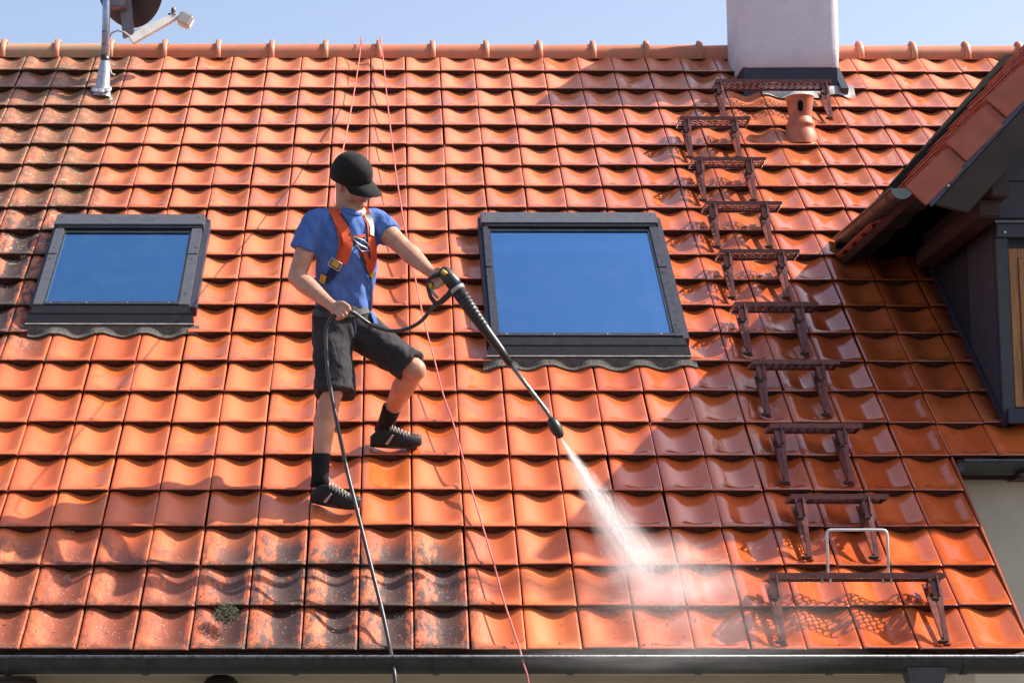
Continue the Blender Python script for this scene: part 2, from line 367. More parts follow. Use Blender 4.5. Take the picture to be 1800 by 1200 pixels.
# roof underlay : main slope plus rear slope
VR = 6.745
def val_u(v): return 4.30 + (v - 3.874) * .5896
rf = MB()
def slab(us_vs, n0, n1):
    a = [RF(u, v, n0) for u, v in us_vs]; b = [RF(u, v, n1) for u, v in us_vs]; k = len(a)
    rf.add(a + b, [tuple(reversed(range(k))), tuple(range(k, 2 * k))] + [(i, (i + 1) % k, (i + 1) % k + k, i + k) for i in range(k)])
slab([(-2.2, .03), (-.36, .03), (-.36, VR), (-2.2, VR)], -.13, -.085)
slab([(-.36, .03), (.46, .03), (.46, 2.82), (-.36, 2.82)], -.13, -.085)
slab([(-.36, 3.9), (.46, 3.9), (.46, VR), (-.36, VR)], -.13, -.085)
slab([(.46, .03), (2.14, .03), (2.14, VR), (.46, VR)], -.13, -.085)
slab([(2.14, .03), (3.12, .03), (3.12, 2.52), (2.14, 2.52)], -.13, -.085)
slab([(2.14, 3.9), (3.12, 3.9), (3.12, VR), (2.14, VR)], -.13, -.085)
slab([(3.12, .03), (4.27, .03), (4.27, VR), (3.12, VR)], -.13, -.085)
slab([(4.27, 1.56), (7.6, 1.56), (7.6, 3.9), (4.27, 3.9)], -.13, -.085)
slab([(4.27, 3.9), (7.6, 3.9), (7.6, VR), (4.27, VR)], -.13, -.085)
Rdg = RF(0, VR, 0)
rf.hexa([Vector((-2.2, Rdg.y, Rdg.z - .12)), Vector((7.6, Rdg.y, Rdg.z - .12)), Vector((7.6, Rdg.y + 5, Rdg.z - 4.2)), Vector((-2.2, Rdg.y + 5, Rdg.z - 4.2))],
        [Vector((-2.2, Rdg.y, Rdg.z - .05)), Vector((7.6, Rdg.y, Rdg.z - .05)), Vector((7.6, Rdg.y + 5, Rdg.z - 4.1)), Vector((-2.2, Rdg.y + 5, Rdg.z - 4.1))])
roof = rf.build('roof', M_UNDER, house)

def tile_mesh(name, right_rim=True):
    ts = [0.012, .022, .05, .10, .15, .22, .30, .38, .46, .55, .64, .73, .81, .88, .925, .955, .972, .982]
    def prof(t):
        s = 0.0
        if .12 < t < .965:
            x = ((t - .12) / .845) ** 1.08; s = (.5 - .5 * math.cos(2 * math.pi * x)) ** .68
        p = -.029 * s
        if t < .05: p -= .004 * (1 - (t - .012) / .038) ** 2
        if t > .97: p -= .003
        return p
    vs = [(.004, -.0165, .88), (.000, -.004, 0), (.003, -.0008, 0), (.010, 0, 0), (.024, 0, .12), (.040, 0, .50), (.056, 0, .88), (.072, 0, .98), (.095, 0, 1), (.19, 0, 1), (L + .03, 0, 1)]
    mb = MB(); rings = []
    for vv, nn, k in vs:
        rings.append([(t * W, vv, nn + prof(t) * (k if .10 < t < .965 else 1) - .019 * vv / L) for t in ts])
    # left and right cut sides
    rings = [[(r[0][0], r[0][1], r[0][2] - (.016 if i else .0))] + r + [(r[-1][0], r[-1][1], r[-1][2] - (.016 if i else 0))] for i, r in enumerate(rings)]
    mb.loft(rings, cap=False, closed=False)
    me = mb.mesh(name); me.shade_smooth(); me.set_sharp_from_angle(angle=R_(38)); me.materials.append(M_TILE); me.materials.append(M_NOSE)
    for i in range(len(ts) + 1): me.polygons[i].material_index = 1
    return me
T_ME = tile_mesh('roof_tile')
SK = [(-.39, .50, 2.80, 3.99), (2.10, 3.15, 2.46, 4.01)]   # skylight footprints u0 u1 v0 v1
CH = (3.947, 4.607, 6.078, VR)
tiles = []
for j in range(22):
    v0 = j * L
    i0, i1 = -7, 30
    for i in range(i0, i1):
        u0, u1 = i * W, (i + 1) * W
        vm = v0 + L / 2; um = (u0 + u1) / 2
        cuts = []
        if j < 5 and i >= 18: continue
        if 5 <= j and v0 < 3.874:
            if j >= 6 and u0 > 4.66: continue
            if j >= 6 and u1 > 4.66: cuts.append(('R', 4.665))
        if v0 >= 3.0 and u0 > val_u(v0) + .05 and v0 >= 3.6: continue
        if j == 21 and False: continue
        skip = False
        for (a, b_, c, d) in SK:
            if u0 > a - .01 and u1 < b_ + .01 and v0 > c - .08 and v0 + L < d + .1: skip = True
            elif u0 < b_ and u1 > a and v0 > c - .08 and v0 + L < d + .1:
                cuts.append(('R', a + .012) if u0 < a else ('L', b_ - .012))
        if u0 > CH[0] - .02 and u1 < CH[1] + .02 and v0 > CH[2] - .1: skip = True
        if u0 < -2.2: skip = True
        if skip: continue
        p = RF(um, vm)
        d = p - CAM; z = d.dot(RZ); px = PX + FPX * d.dot(RX) / z; py = PY + FPX * d.dot(RY) / z
        vis = -45 < px < 1845
        tiles.append((0 if vis else 1, z, i, j, cuts))
tiles.sort(key=lambda t: (t[0], t[1]))
rest = MB(); rest_mi = []
for k, (vis, z, i, j, cuts) in enumerate(tiles):
    me = T_ME
    jit = Vector((random.gauss(0, .0014), random.gauss(0, .0024), random.gauss(0, .0012)))
    rot = Matrix.Rotation(random.gauss(0, .005), 3, 'Z') @ Matrix.Rotation(random.gauss(0, .006), 3, 'Y')
    if (i, j) in ((9, 8),): jit.z += .003
    loc = RF(i * W + jit.x, j * L + jit.y, jit.z)
    mx = Matrix.Translation(loc) @ (M3 @ rot).to_4x4()
    if cuts:
        bm = bmesh.new(); bm.from_mesh(T_ME)
        for side, uu in cuts:
            bmesh.ops.bisect_plane(bm, geom=bm.verts[:] + bm.edges[:] + bm.faces[:], plane_co=(uu - i * W, 0, 0), plane_no=(1, 0, 0), clear_outer=(side == 'R'), clear_inner=(side == 'L'))
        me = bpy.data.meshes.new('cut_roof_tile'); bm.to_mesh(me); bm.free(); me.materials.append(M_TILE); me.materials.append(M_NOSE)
        if not len(me.polygons): continue
        me.set_sharp_from_angle(angle=R_(38))
    if k < 300 and not vis:
        o = bpy.data.objects.new('roof_tile', me); C.objects.link(o); o.parent = roof; o.matrix_local = mx
    else:
        rest.add([mx @ v.co for v in me.vertices], [tuple(p.vertices) for p in me.polygons]); rest_mi += [p.material_index for p in me.polygons]
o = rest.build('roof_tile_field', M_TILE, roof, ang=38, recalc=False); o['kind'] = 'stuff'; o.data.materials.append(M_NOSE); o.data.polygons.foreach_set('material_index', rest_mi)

# ridge
rc = Vector((0, 5.275, 4.205))
k = 0; x = -1.134 - .376 * 3
while x < 6.3:
    x1 = x + .376
    if not (3.80 < x and x1 < 4.75 and False):
        m = M_RIDGEM if x < -.5 else M_RIDGE
        rb = MB(); rings = []
        for xx, r in ((x + .01, .084), (x1 + .015, .090)):
            rings.append([(xx, rc.y - math.cos(q) * r * 1.05, rc.z + math.sin(q) * r) for q in [R_(-25 + 230 * s / 14) for s in range(15)]])
        rb.loft(rings, False, False)
        rt = rb.build('ridge_tile', m, roof, smooth=True)
        kb = MB(); prof = [(-.022, .094), (-.018, .106), (-.006, .111), (.006, .107), (.015, .104), (.020, .092)]
        rings = []
        for dx, r in prof:
            ring = []
            for s in range(19):
                q = R_(-20 + 220 * s / 18); bump = .013 * math.exp(-((math.degrees(q) - 90) / 22) ** 2) * (1 if abs(dx) < .02 else .3)
                ring.append((x + dx, rc.y - math.cos(q) * (r + bump) * 1.02, rc.z + math.sin(q) * (r + bump)))
            rings.append(ring)
        kb.loft(rings, False, False); kb.build('ridge_collar', M_RIDGE, roof, smooth=True)
    x += .376

# chimney
CX0, CX1, CY0, CY1 = 3.962, 4.612, 4.725, 5.24
zb = 3.825
cb = MB(); pts = []
hs = [(zb + .145, 0), (zb + .16, .012), (4.1, .02), (5.03, .02)]
rings = []
for z, e in hs:
    ring = []
    r = .045
    for cx, cy, a0 in ((CX1 - r, CY0 + r, -90), (CX1 - r, CY1 - r, 0), (CX0 + r, CY1 - r, 90), (CX0 + r, CY0 + r, 180)):
        for s in range(4):
            q = R_(a0 + 90 * s / 3); ring.append((cx + math.cos(q) * (r + e), cy + math.sin(q) * (r + e), z + (.006 * math.sin(cx * 40 + s * 3) if z < zb + .15 else 0)))
    rings.append(ring)
cb.loft(rings); chim = cb.build('chimney', M_RENDER, house, ang=50)
MB().box((CX0 - .05, CY0 - .05, 5.03), (CX1 + .05, CY1 + .05, 5.07)).build('chimney_cap', M_LEADW, chim, bevel=.008)
MB().box((CX0 + .004, CY0 + .004, 3.4), (CX1 - .004, CY1 - .004, zb + .15)).build('chimney_flashing', M_FLASH, chim, bevel=.004)
lb = MB()
ap = []
for s in range(34):
    u = CX0 + .12 + s * (CX1 - CX0 - .02) / 33
    t = (u / W) % 1; d = -.029 * ((.5 - .5 * math.cos(2 * math.pi * ((t - .12) / .845) ** 1.08)) ** .68 if .12 < t < .965 else 0)
    ap.append([RF(u, 5.975, d * .95 + .000), RF(u, 5.985, d * .95 + .004), RF(u, 6.09, .012)])
lb.loft(ap, False, False); lb.build('chimney_apron', M_LEADW, chim, smooth=True)
MB().box((CX1, 6.0, -.01), (CX1 + .05, VR, .035), RF).build('side_flashing', M_FLASH, chim)

# gutter (half round) along the main eave
def gutter(name, x0, x1, yc, zc, r, parent, m=M_ZINC):
    gb = MB(); rings = []
    for xx in (x0, x1):
        ring = [(xx, yc + math.cos(q) * r, zc + math.sin(q) * r) for q in [R_(180 + 180 * s / 12) for s in range(13)]]
        ring += [(xx, yc + math.cos(q) * (r - .004), zc + math.sin(q) * (r - .004)) for q in [R_(360 - 180 * s / 12) for s in range(13)]]
        rings.append(ring)
    gb.loft(rings); go = gb.build(name, m, parent, ang=60)
    lp = MB(); lp.tube([(x0, yc - r - .003, zc), (x1, yc - r - .003, zc)], .0075, 8); lp.build('gutter_lip', M_LIP, go, smooth=True)
    return go
GZ, GY, GR = -.038, -.045, .072
gut = gutter('gutter', -2.3, 4.45, GY, GZ, GR, house)
for px in (-240, 10, 253, 518, 767, 1004, 1231, 1463, 1700):
    xx = at(px, 1170, GY - GR).x
    bb = MB(); rings = []
    for dx in (-.013, .013):
        ring = [(xx + dx, GY + math.cos(q) * (GR + .005), GZ + math.sin(q) * (GR + .005)) for q in [R_(175 + 190 * s / 12) for s in range(13)]]
        ring += [(xx + dx, GY + math.cos(q) * (GR + .001), GZ + math.sin(q) * (GR + .001)) for q in [R_(365 - 190 * s / 12) for s in range(13)]]
        rings.append(ring)
    bb.loft(rings); bb.build('gutter_bracket', M_ZINC, gut, ang=60)
for px in (145, 497, 880, 1190):
    xx = at(px, 1170, GY - GR).x
    MB().box((xx, GY - GR - .0022, GZ - .03), (xx + .004, GY - GR, GZ)).build('gutter_seam', M_ZINC, gut)
xa, xb = at(1588, 1180, GY).x, at(1652, 1180, GY).x
dp = MB(); dp.hexa([Vector((xa, GY - .06, GZ - .045)), Vector((xb + .02, GY - .06, GZ - .045)), Vector((xb + .02, GY + .06, GZ - .045)), Vector((xa, GY + .06, GZ - .045))],
                   [Vector((xa + .045, GY - .045, GZ - .2)), Vector((xb - .03, GY - .045, GZ - .2)), Vector((xb - .03, GY + .045, GZ - .2)), Vector((xa + .045, GY + .045, GZ - .2))])
dp.tube([((xa + xb) / 2, GY, GZ - .19), ((xa + xb) / 2, GY, GZ - .32), ((xa + xb) / 2, .3, GZ - .7), ((xa + xb) / 2, .3, -4.6)], .045, 12)
dp.build('downpipe', mat('downpipe_zinc', (.06, .058, .062), .5), house, ang=40)
# fascia, soffit and walls
MB().box((-2.3, .05, -.095), (4.2, .075, .0)).build('fascia_board', M_BROWN, house)
MB().box((-2.3, .075, -.110), (4.1, .50, -.095)).build('soffit', M_WALL, house)
MB().box((-2.2, .46, -4.6), (4.05, .75, -.111)).build('wall', M_WALL, house)
for px0, px1 in ((-40, 34),):
    a, b_ = at(px0, 1195, .0).x, at(px1, 1195, .0).x
    MB().box((a, -.02, -.4), (b_, .5, -.13)).build('rafter_end', M_BROWN, house, bevel=.006)
wing = MB().box((4.05, 1.30, -4.6), (7.9, 1.6, .93)); wing.build('wing_wall', M_WALL, house)
MB().box((4.05, .46, -4.6), (4.2, 1.32, .25)).build('side_wall', M_WALL, house)
# verge strip of main roof
MB().box((4.322, .03, -.06), (4.332, 1.5, -.004), RF).build('verge_board', M_VERGE, house)
g2 = RF(0, 1.519, 0)
gut2 = gutter('upper_gutter', 4.36, 7.6, g2.y - .045, g2.z - .040, .065, house)
for dx in (4.62, 5.2):
    MB().box((dx, g2.y - .13, g2.z - .125), (dx + .085, g2.y + .1, g2.z - .10)).build('gutter_bracket', M_BROWN, gut2, bevel=.004)
MB().box((4.36, g2.y + .03, g2.z - .12), (7.6, g2.y + .05, g2.z - .02)).build('fascia_board', M_BROWN, house)

# ------------------------------------------------------------------ skylights
def skylight(idx, u0, u1, v0, v1, gu0, gu1, gv0, gv1, label, blind):
    h = .072
    sk = empty('skylight', (0, 0, 0), None, None); sk.parent = house
    sk['label'] = label
    def P_(name, mb, m, bevel=0, **k): return mb.build(name, m, sk, bevel=bevel, **k)
    vb = gv0 - .035
    # dark flashing tray
    sf_ = M_SKF if idx == 0 else M_SKF2
    P_('flashing_tray', MB().box((u0 - .004, vb + .02, -.05), (u0 + .016, v1, .045), RF).box((u1 - .02, vb + .02, -.05), (u1 + .014, v1, .045), RF).box((u0, v1 - .02, -.05), (u1, v1 + .01, .048), RF), M_FLASH)
    mid = (vb + v1) / 2 + .05
    for a, b_ in ((u0 + .018, gu0 - .012), (gu1 + .012, u1 - .022)):
        P_('side_cladding', MB().box((a, vb, -.05), (b_, mid - .002, h), RF), sf_, .003)
        P_('side_cladding', MB().box((a, mid + .002, -.05), (b_, gv1 + .03, h + .003), RF), sf_, .003)
    P_('hood', MB().box((u0 + .01, gv1 + .055, -.05), (u1 - .014, v1 - .012, h + .016), RF), M_SKF, .004)
    P_('hood_lip', MB().box((u0 + .03, gv1 + .03, .02), (u1 - .03, gv1 + .053, h + .006), RF), M_SKD, .002)
    # sash frame around the pane
    fr = MB()
    fr.box((gu0 - .012, gv0 - .014, -.03), (gu0, gv1 + .016, h - .006), RF).box((gu1, gv0 - .014, -.03), (gu1 + .012, gv1 + .016, h - .006), RF)
    fr.box((gu0, gv1, -.03), (gu1, gv1 + .028, h - .010), RF).box((gu0 - .012, gv0 - .026, -.03), (gu1 + .012, gv0, h - .002), RF)
    P_('sash_frame', fr, M_SKF2)
    P_('bottom_sash', MB().hexa([RF(u0 + .005, v0 + .055, .045), RF(u1 - .005, v0 + .055, .045), RF(u1 - .02, vb - .002, .064), RF(u0 + .02, vb - .002, .064)][::-1],
        [RF(u0 + .005, v0 + .055, -.04), RF(u1 - .005, v0 + .055, -.04), RF(u1 - .02, vb - .002, -.04), RF(u0 + .02, vb - .002, -.04)][::-1]), M_SKD)
    P_('bottom_apron', MB().hexa([RF(u0 - .008, v0 - .006, .010), RF(u1 + .012, v0 - .006, .010), RF(u1 + .002, v0 + .052, .040), RF(u0 + .002, v0 + .052, .040)],
        [RF(u0 - .008, v0 - .006, -.03), RF(u1 + .012, v0 - .006, -.03), RF(u1 + .002, v0 + .052, -.03), RF(u0 + .002, v0 + .052, -.03)]), M_SKD)
    P_('apron_edge', MB().tube([RF(u0 - .01, v0 - .008, .012), RF(u1 + .012, v0 - .008, .012)], .0035, 6), M_LEADW)
    # crimped lead skirt shaped over the tiles below
    le = MB(); cols = []; n_ = int((u1 - u0 + .13) / .0018)
    for s in range(n_ + 1):
        u = u0 - .03 + s * (u1 - u0 + .07) / n_
        t = (u / W) % 1; d = -.029 * ((.5 - .5 * math.cos(2 * math.pi * ((t - .12) / .845) ** 1.08)) ** .68 if .12 < t < .965 else 0)
        cr = .0011 * math.sin(s * math.pi * .5)
        j0 = round((v0 - .03) / L); vv = v0 - .074 + .006 * math.sin(u * 11) + .006 * noise.noise((u * 20, idx, 0))
        base = -.015
        cols.append([RF(u, vv, d + base + .003 + cr), RF(u, vv + .002, d + base + .010 + cr), RF(u, v0 - .05, d * .8 - .006 + cr), RF(u, v0 - .01, .004)])
    le.loft(cols, False, False); P_('lead_skirt', le, M_LEAD)
    # screws
    for uu in [gu0 + (gu1 - gu0) * k / 4 for k in (.15, 1.25, 2.5, 3.75)]:
        P_('screw', MB().lathe([(.0055, 0), (.0055, .002), (.003, .003)], RF(uu, gv0 - .013, h - .002), N3, 8), M_SCREW)
    for uu, vv in ((u0 + .04, mid - .06), (u0 + .045, mid + .07), (u1 - .05, mid - .06), (u1 - .04, mid + .07), (u1 - .05, vb + .12), (u0 + .04, v1 - .05), (u1 - .05, v1 - .05)):
        P_('screw', MB().lathe([(.004, 0), (.004, .003)], RF(uu, vv, h + (.016 if vv > gv1 + .06 else .003)), N3, 8), M_RUST)
    # room behind the pane
    P_('reveal', MB().loft([[RF(gu0, gv0, .04), RF(gu1, gv0, .04), RF(gu1, gv1, .04), RF(gu0, gv1, .04)],
                            [RF(gu0 - .01, gv0 - .01, -.22), RF(gu1 + .01, gv0 - .01, -.22), RF(gu1 + .01, gv1 + .01, -.22), RF(gu0 - .01, gv1 + .01, -.22)]], False), M_REVEAL if blind else M_ROOM, recalc=False)
    P_('room', MB().add([RF(gu0 - .01, gv0 - .01, -.22), RF(gu1 + .01, gv0 - .01, -.22), RF(gu1 + .01, gv1 + .01, -.22), RF(gu0 - .01, gv1 + .01, -.22)], [(0, 1, 2, 3)]), M_ROOM)
    if blind:
        nsl = 25; vtop = gv1 - .10
        for s in range(nsl):
            vv = gv0 + .012 + s * (vtop - gv0 - .012) / nsl
            P_('blind_slat', MB().hexa([RF(gu0 + .035, vv, .020), RF(gu1 - .075, vv, .020), RF(gu1 - .075, vv + .018, .012), RF(gu0 + .035, vv + .018, .012)],
                                       [RF(gu0 + .035, vv, .019), RF(gu1 - .075, vv, .019), RF(gu1 - .075, vv + .018, .011), RF(gu0 + .035, vv + .018, .011)]), M_BLIND)
        for uu in (gu0 + .135, gu1 - .115):
            P_('blind_cord', MB().tube([RF(uu, gv0 + .01, .028), RF(uu, vtop + .02, .028)], .0022, 6), M_CORD)
    else:
        ins = MB(); a, b_, c, d = gu0, gu1, gv0, gv1
        ins.box((b_ - .075, c, .01), (b_, d, .016), RF).box((a, d - .20, .01), (b_ - .075, d - .045, .016), RF)
        P_('pale_inner_frame', ins, M_BLIND)
    P_('pane', MB().add([RF(gu0, gv0, .054), RF(gu1, gv0, .054), RF(gu1, gv1, .054), RF(gu0, gv1, .054)], [(0, 1, 2, 3)]), M_GLASSB if blind else M_GLASS, recalc=False)
skylight(0, -.385, .505, 2.80, 3.985, -.302, .412, 2.94, 3.785, 'left skylight with a pale slatted blind behind its pane', True)
skylight(1, 2.095, 3.155, 2.46, 4.02, 2.158, 3.072, 2.60, 3.815, 'right skylight, larger, without a blind', False)

# ------------------------------------------------------------------ dormer wing
DZ = R_(46.9); dc, dsn = math.cos(DZ), math.sin(DZ)
DE = Vector((4.125, 0, 2.262)); YF = 1.0
dU, dV, dN = Vector((0, -1, 0)), Vector((dc, 0, dsn)), Vector((-dsn, 0, dc))
def DF(a, b, n): return Vector((DE.x, YF, DE.z)) - dU * (-a) * -1 * -1 + dV * b + dN * n if False else Vector((DE.x, YF + a, DE.z)) + dV * b + dN * n
# a : metres back from the front verge
top_b = (6.02 - DE.x) / dc
db = MB()
db.hexa([DF(.03, .02, -.07), DF(.03, top_b, -.07), DF(4.3, top_b, -.07), DF(1.95, .02, -.07)], [DF(.03, .02, -.03), DF(.03, top_b, -.03), DF(4.3, top_b, -.03), DF(1.95, .02, -.03)])
dR = Vector((DE.x, YF, DE.z)) + dV * top_b
db.hexa([dR + Vector((0, .03, -.09)), dR + Vector((1.9, .03, -.09 - 2.03)), dR + Vector((1.9, 4.3, -.09 - 2.03)), dR + Vector((0, 4.3, -.09))],
        [dR + Vector((0, .03, -.03)), dR + Vector((1.9, .03, -.03 - 2.03)), dR + Vector((1.9, 4.3, -.03 - 2.03)), dR + Vector((0, 4.3, -.03))])
droof = db.build('dormer_roof', M_BROWN, house)
dM = Matrix((dU, dV, dN)).transposed()
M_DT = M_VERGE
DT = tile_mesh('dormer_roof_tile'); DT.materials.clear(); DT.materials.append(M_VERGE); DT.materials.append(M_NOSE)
for jb in range(9):
    bl = jb * L + .03
    depth = 2.0 + bl * dc * 1.25
    for ia in range(1, 18):
        a0 = ia * W
        if a0 > depth + .45: continue
        o = bpy.data.objects.new('dormer_roof_tile', DT); C.objects.link(o); o.parent = droof
        o.matrix_local = Matrix.Translation(DF(a0, bl, random.gauss(0, .001))) @ dM.to_4x4()
for jb in range(9):
    bl = jb * L - .02
    # verge tile : top surface with the deep side flange that faces the street
    vt = MB(); n0, n1 = .0, -.016
    q = lambda a, b, n: DF(a, bl + b, n - .018 * b / L)
    vt.hexa([q(-.012, 0, -.125), q(.008, 0, -.125), q(.008, .262, -.125), q(-.012, .262, -.125)], [q(-.012, 0, .012), q(.008, 0, .012), q(.008, .262, .012), q(-.012, .262, .012)])
    vt.hexa([q(.004, .262, -.13), q(.012, .262, -.13), q(.012, L, -.13), q(.004, L, -.13)], [q(.004, .262, .0), q(.012, .262, .0), q(.012, L, .0), q(.004, L, .0)])
    vt.hexa([q(.008, 0, -.012), q(W - .004, 0, -.012), q(W - .004, L + .01, -.012), q(.008, L + .01, -.012)], [q(.008, 0, .010), q(W - .004, 0, .004), q(W - .004, L + .01, .004), q(.008, L + .01, .010)])
    vt.build('verge_tile', M_VERGE, droof, bevel=.003)
# metal strip and barge board
MB().hexa([DF(.002, .0, -.150), DF(.02, .0, -.150), DF(.02, top_b, -.150), DF(.002, top_b, -.150)], [DF(.002, .0, -.126), DF(.02, .0, -.126), DF(.02, top_b, -.126), DF(.002, top_b, -.126)]).build('verge_drip_strip', mat('lilac_grey_strip', (.06, .06, .10), .4, metal=.3), droof)
MB().hexa([DF(.012, .10, -.30), DF(.04, .10, -.30), DF(.04, top_b, -.30), DF(.012, top_b, -.30)], [DF(.012, .02, -.152), DF(.04, .02, -.152), DF(.04, top_b, -.152), DF(.012, top_b, -.152)]).build('barge_board', M_BARGE, droof, bevel=.004)
for bb_ in (.13, .75, 1.4):
    p = DF(0.0, bb_, -.14)
    MB().lathe([(.007, 0), (.007, .004), (.003, .006)], p, (0, -1, 0), 8).build('screw', M_SCREW, droof)
# eave soffit boards and rafters
for k_ in range(5):
    a0 = .10 + k_ * .42
    MB().hexa([DF(a0, .16, -.15), DF(a0 + .08, .16, -.15), DF(a0 + .08, .9, -.15), DF(a0, .9, -.15)], [DF(a0, .05, -.07), DF(a0 + .08, .05, -.07), DF(a0 + .08, .9, -.07), DF(a0, .9, -.07)]).build('rafter', M_BROWN, droof)
# dormer gutter
Fg = at(1586, 331, 1.0); Bg = Vector((4.235, 3.03, 2.43))
ax = (Bg - Fg).normalized(); sdv = ax.cross(Vector((0, 0, 1))).normalized(); upv = sdv.cross(ax)
gb = MB(); rings = []
for p in (Fg, Bg):
    ring = [p + sdv * math.cos(q) * .052 + upv * math.sin(q) * .052 for q in [R_(180 + 180 * s / 12) for s in range(13)]]
    ring += [p + sdv * math.cos(q) * .048 + upv * math.sin(q) * .048 for q in [R_(360 - 180 * s / 12) for s in range(13)]]
    rings.append(ring)
M_DG = mat('brown_grey_gutter', (.085, .075, .062), .45, metal=.4, var=.3, vscale=12)
gb.loft(rings); dg = gb.build('dormer_gutter', M_DG, house, ang=60)
MB().loft([[Fg + ax * e + sdv * math.cos(q) * .054 + upv * math.sin(q) * .054 for q in [R_(180 + 180 * s / 12) for s in range(13)]] for e in (-.004, .004)]).build('gutter_end_cap', mat('green_grey_cap', (.16, .20, .20), .4, metal=.5), dg)
MB().tube([Fg + sdv * -.054, Bg + sdv * -.054], .006, 8).build('gutter_lip', M_LIP, dg)
for f_ in (.10, .32, .62):
    p = Fg.lerp(Bg, f_)
    rings = [[p + ax * e + sdv * math.cos(q) * .057 + upv * math.sin(q) * .057 for q in [R_(178 + 184 * s / 12) for s in range(13)]] for e in (-.012, .012)]
    MB().loft(rings, False, False).build('gutter_bracket', M_ZINC, dg)
# valley flashing
MB().hexa([RF(val_u(3.75) - .06, 3.75, -.02), RF(val_u(3.75) + .3, 3.75, -.02), RF(val_u(6.7) + .3, 6.7, -.02), RF(val_u(6.7) - .06, 6.7, -.02)],
          [RF(val_u(3.75) - .06, 3.75, .006), RF(val_u(3.75) + .3, 3.75, .006), RF(val_u(6.7) + .3, 6.7, .006), RF(val_u(6.7) - .06, 6.7, .006)]).build('valley_flashing', M_UNDER, house)
# cheek
X0, YW = 4.668, 1.42
zt = lambda X: DE.z + (X - DE.x) * math.tan(DZ) - .12
ck = MB(); zf = RF(0, 1.80, 0).z
YK = YW + (zt(X0) - zf) * CS / SN
ck.add([(X0, YW, zf), (X0, YK, zt(X0)), (X0, YW, zt(X0)), (X0 + .1, YW, zf), (X0 + .1, YK, zt(X0)), (X0 + .1, YW, zt(X0))],
       [(0, 1, 2), (5, 4, 3), (0, 2, 5, 3), (1, 4, 5, 2), (0, 3, 4, 1)])
cheek = ck.build('dormer_cheek', M_CLAD, house)
yy = YW + .02
for wdt in (.50, .28, .30, .30, .30):
    z0 = zf + (yy - YW) * SN / CS + .03; z1 = zf + (yy + wdt - .012 - YW) * SN / CS + .03
    MB().hexa([Vector((X0 - .014, yy, z0)), Vector((X0, yy, z0)), Vector((X0, yy + wdt - .012, z1)), Vector((X0 - .014, yy + wdt - .012, z1))],
              [Vector((X0 - .014, yy, 2.42)), Vector((X0, yy, 2.42)), Vector((X0, yy + wdt - .012, 2.42)), Vector((X0 - .014, yy + wdt - .012, 2.42))]).build('cheek_board', M_TRIM if wdt > .4 else M_CLAD, cheek, bevel=.002)
    yy += wdt
MB().box((X0 - .022, 1.80, -.01), (X0 + .004, 4.0, .045), RF).build('cheek_flashing', M_FLASH, cheek)
# front wall with window
fw = MB()
fw.add([(X0 + .10, YW, zf), (7.5, YW, zf), (7.5, YW, 2.3), (6.02, YW, zt(6.02)), (X0 + .10, YW, zt(X0 + .1)),
        (X0 + .10, YW + .1, zf), (7.5, YW + .1, zf), (7.5, YW + .1, 2.3), (6.02, YW + .1, zt(6.02)), (X0 + .10, YW + .1, zt(X0 + .1))],
       [(0, 1, 2, 3, 4), (9, 8, 7, 6, 5), (0, 5, 6, 1), (1, 6, 7, 2), (2, 7, 8, 3), (3, 8, 9, 4), (4, 9, 5, 0)])
wall = fw.build('dormer_wall', M_CLAD, house)
for z0, z1 in ((2.19, 2.38), (2.385, 2.60), (2.605, 2.85)):
    xs = max(X0 - .014, DE.x + (z1 + .12 - DE.z) / math.tan(DZ))
    MB().box((xs, YW - .014, z0), (7.2, YW, z1)).build('cladding_panel', M_TRIM, wall, bevel=.003)
MB().box((X0 + .03, YW - .016, zf + .06), (X0 + .06, YW, 2.18)).build('cladding_panel', M_CLAD, wall)
win = empty('dormer_window', (0, 0, 0), None, None); win.parent = house; win['label'] = 'golden wood framed dormer window at the right edge'
MB().box((X0 - .01, YW - .045, 2.085), (6.0, YW - .002, 2.155)).build('shutter_box', M_TRIM, win, bevel=.003)
MB().box((X0 - .02, YW - .055, 2.158), (6.0, YW - .002, 2.170)).build('box_cover', M_SKF, win)
MB().lathe([(.006, 0), (.006, .004)], (X0 + .03, YW - .045, 2.11), (0, -1, 0), 8).build('screw', M_SCREW, win)
MB().box((X0 - .016, YW - .03, zf + .04), (X0 + .045, YW - .0, 2.083)).build('side_casing', M_TRIM, win, bevel=.002)
MB().box((X0 + .0, YW - .06, zf - .0), (6.0, YW - .002, zf + .075)).build('sill', M_FLASH, win, bevel=.003)
wx0, wx1, wz0, wz1 = X0 + .048, 5.8, zf + .085, 2.03
MB().box((wx0, YW - .028, wz0), (wx0 + .045, YW - .001, wz1)).box((wx0 + .045, YW - .028, wz1 - .05), (wx1, YW - .001, wz1)).box((wx0 + .045, YW - .028, wz0), (wx1, YW - .001, wz0 + .03)).build('window_frame', M_WOOD, win, bevel=.003)
MB().box((wx0 + .047, YW - .036, wz0 + .032), (wx0 + .088, YW - .002, wz1 - .052)).box((wx0 + .088, YW - .036, wz1 - .09), (wx1, YW - .002, wz1 - .052)).box((wx0 + .088, YW - .036, wz0 + .032), (wx1, YW - .002, wz0 + .075)).build('sash', M_WOOD, win, bevel=.003)
MB().box((wx0 + .088, YW - .018, wz0 + .076), (wx1, YW - .010, wz1 - .092)).build('pane', M_WGLASS, win)
# purlin
pa, pb = at(1742, 312, 1.06), at(1775, 345, 1.06)
MB().box((pa.x, 1.06, pb.z), (pb.x, 2.4, pa.z)).build('purlin', M_BARGE, droof, bevel=.006)
MB().box((pa.x - .05, 1.12, pb.z - .09), (pb.x - .03, 2.4, pb.z - .002)).build('purlin_brace', M_BROWN, droof, bevel=.006)

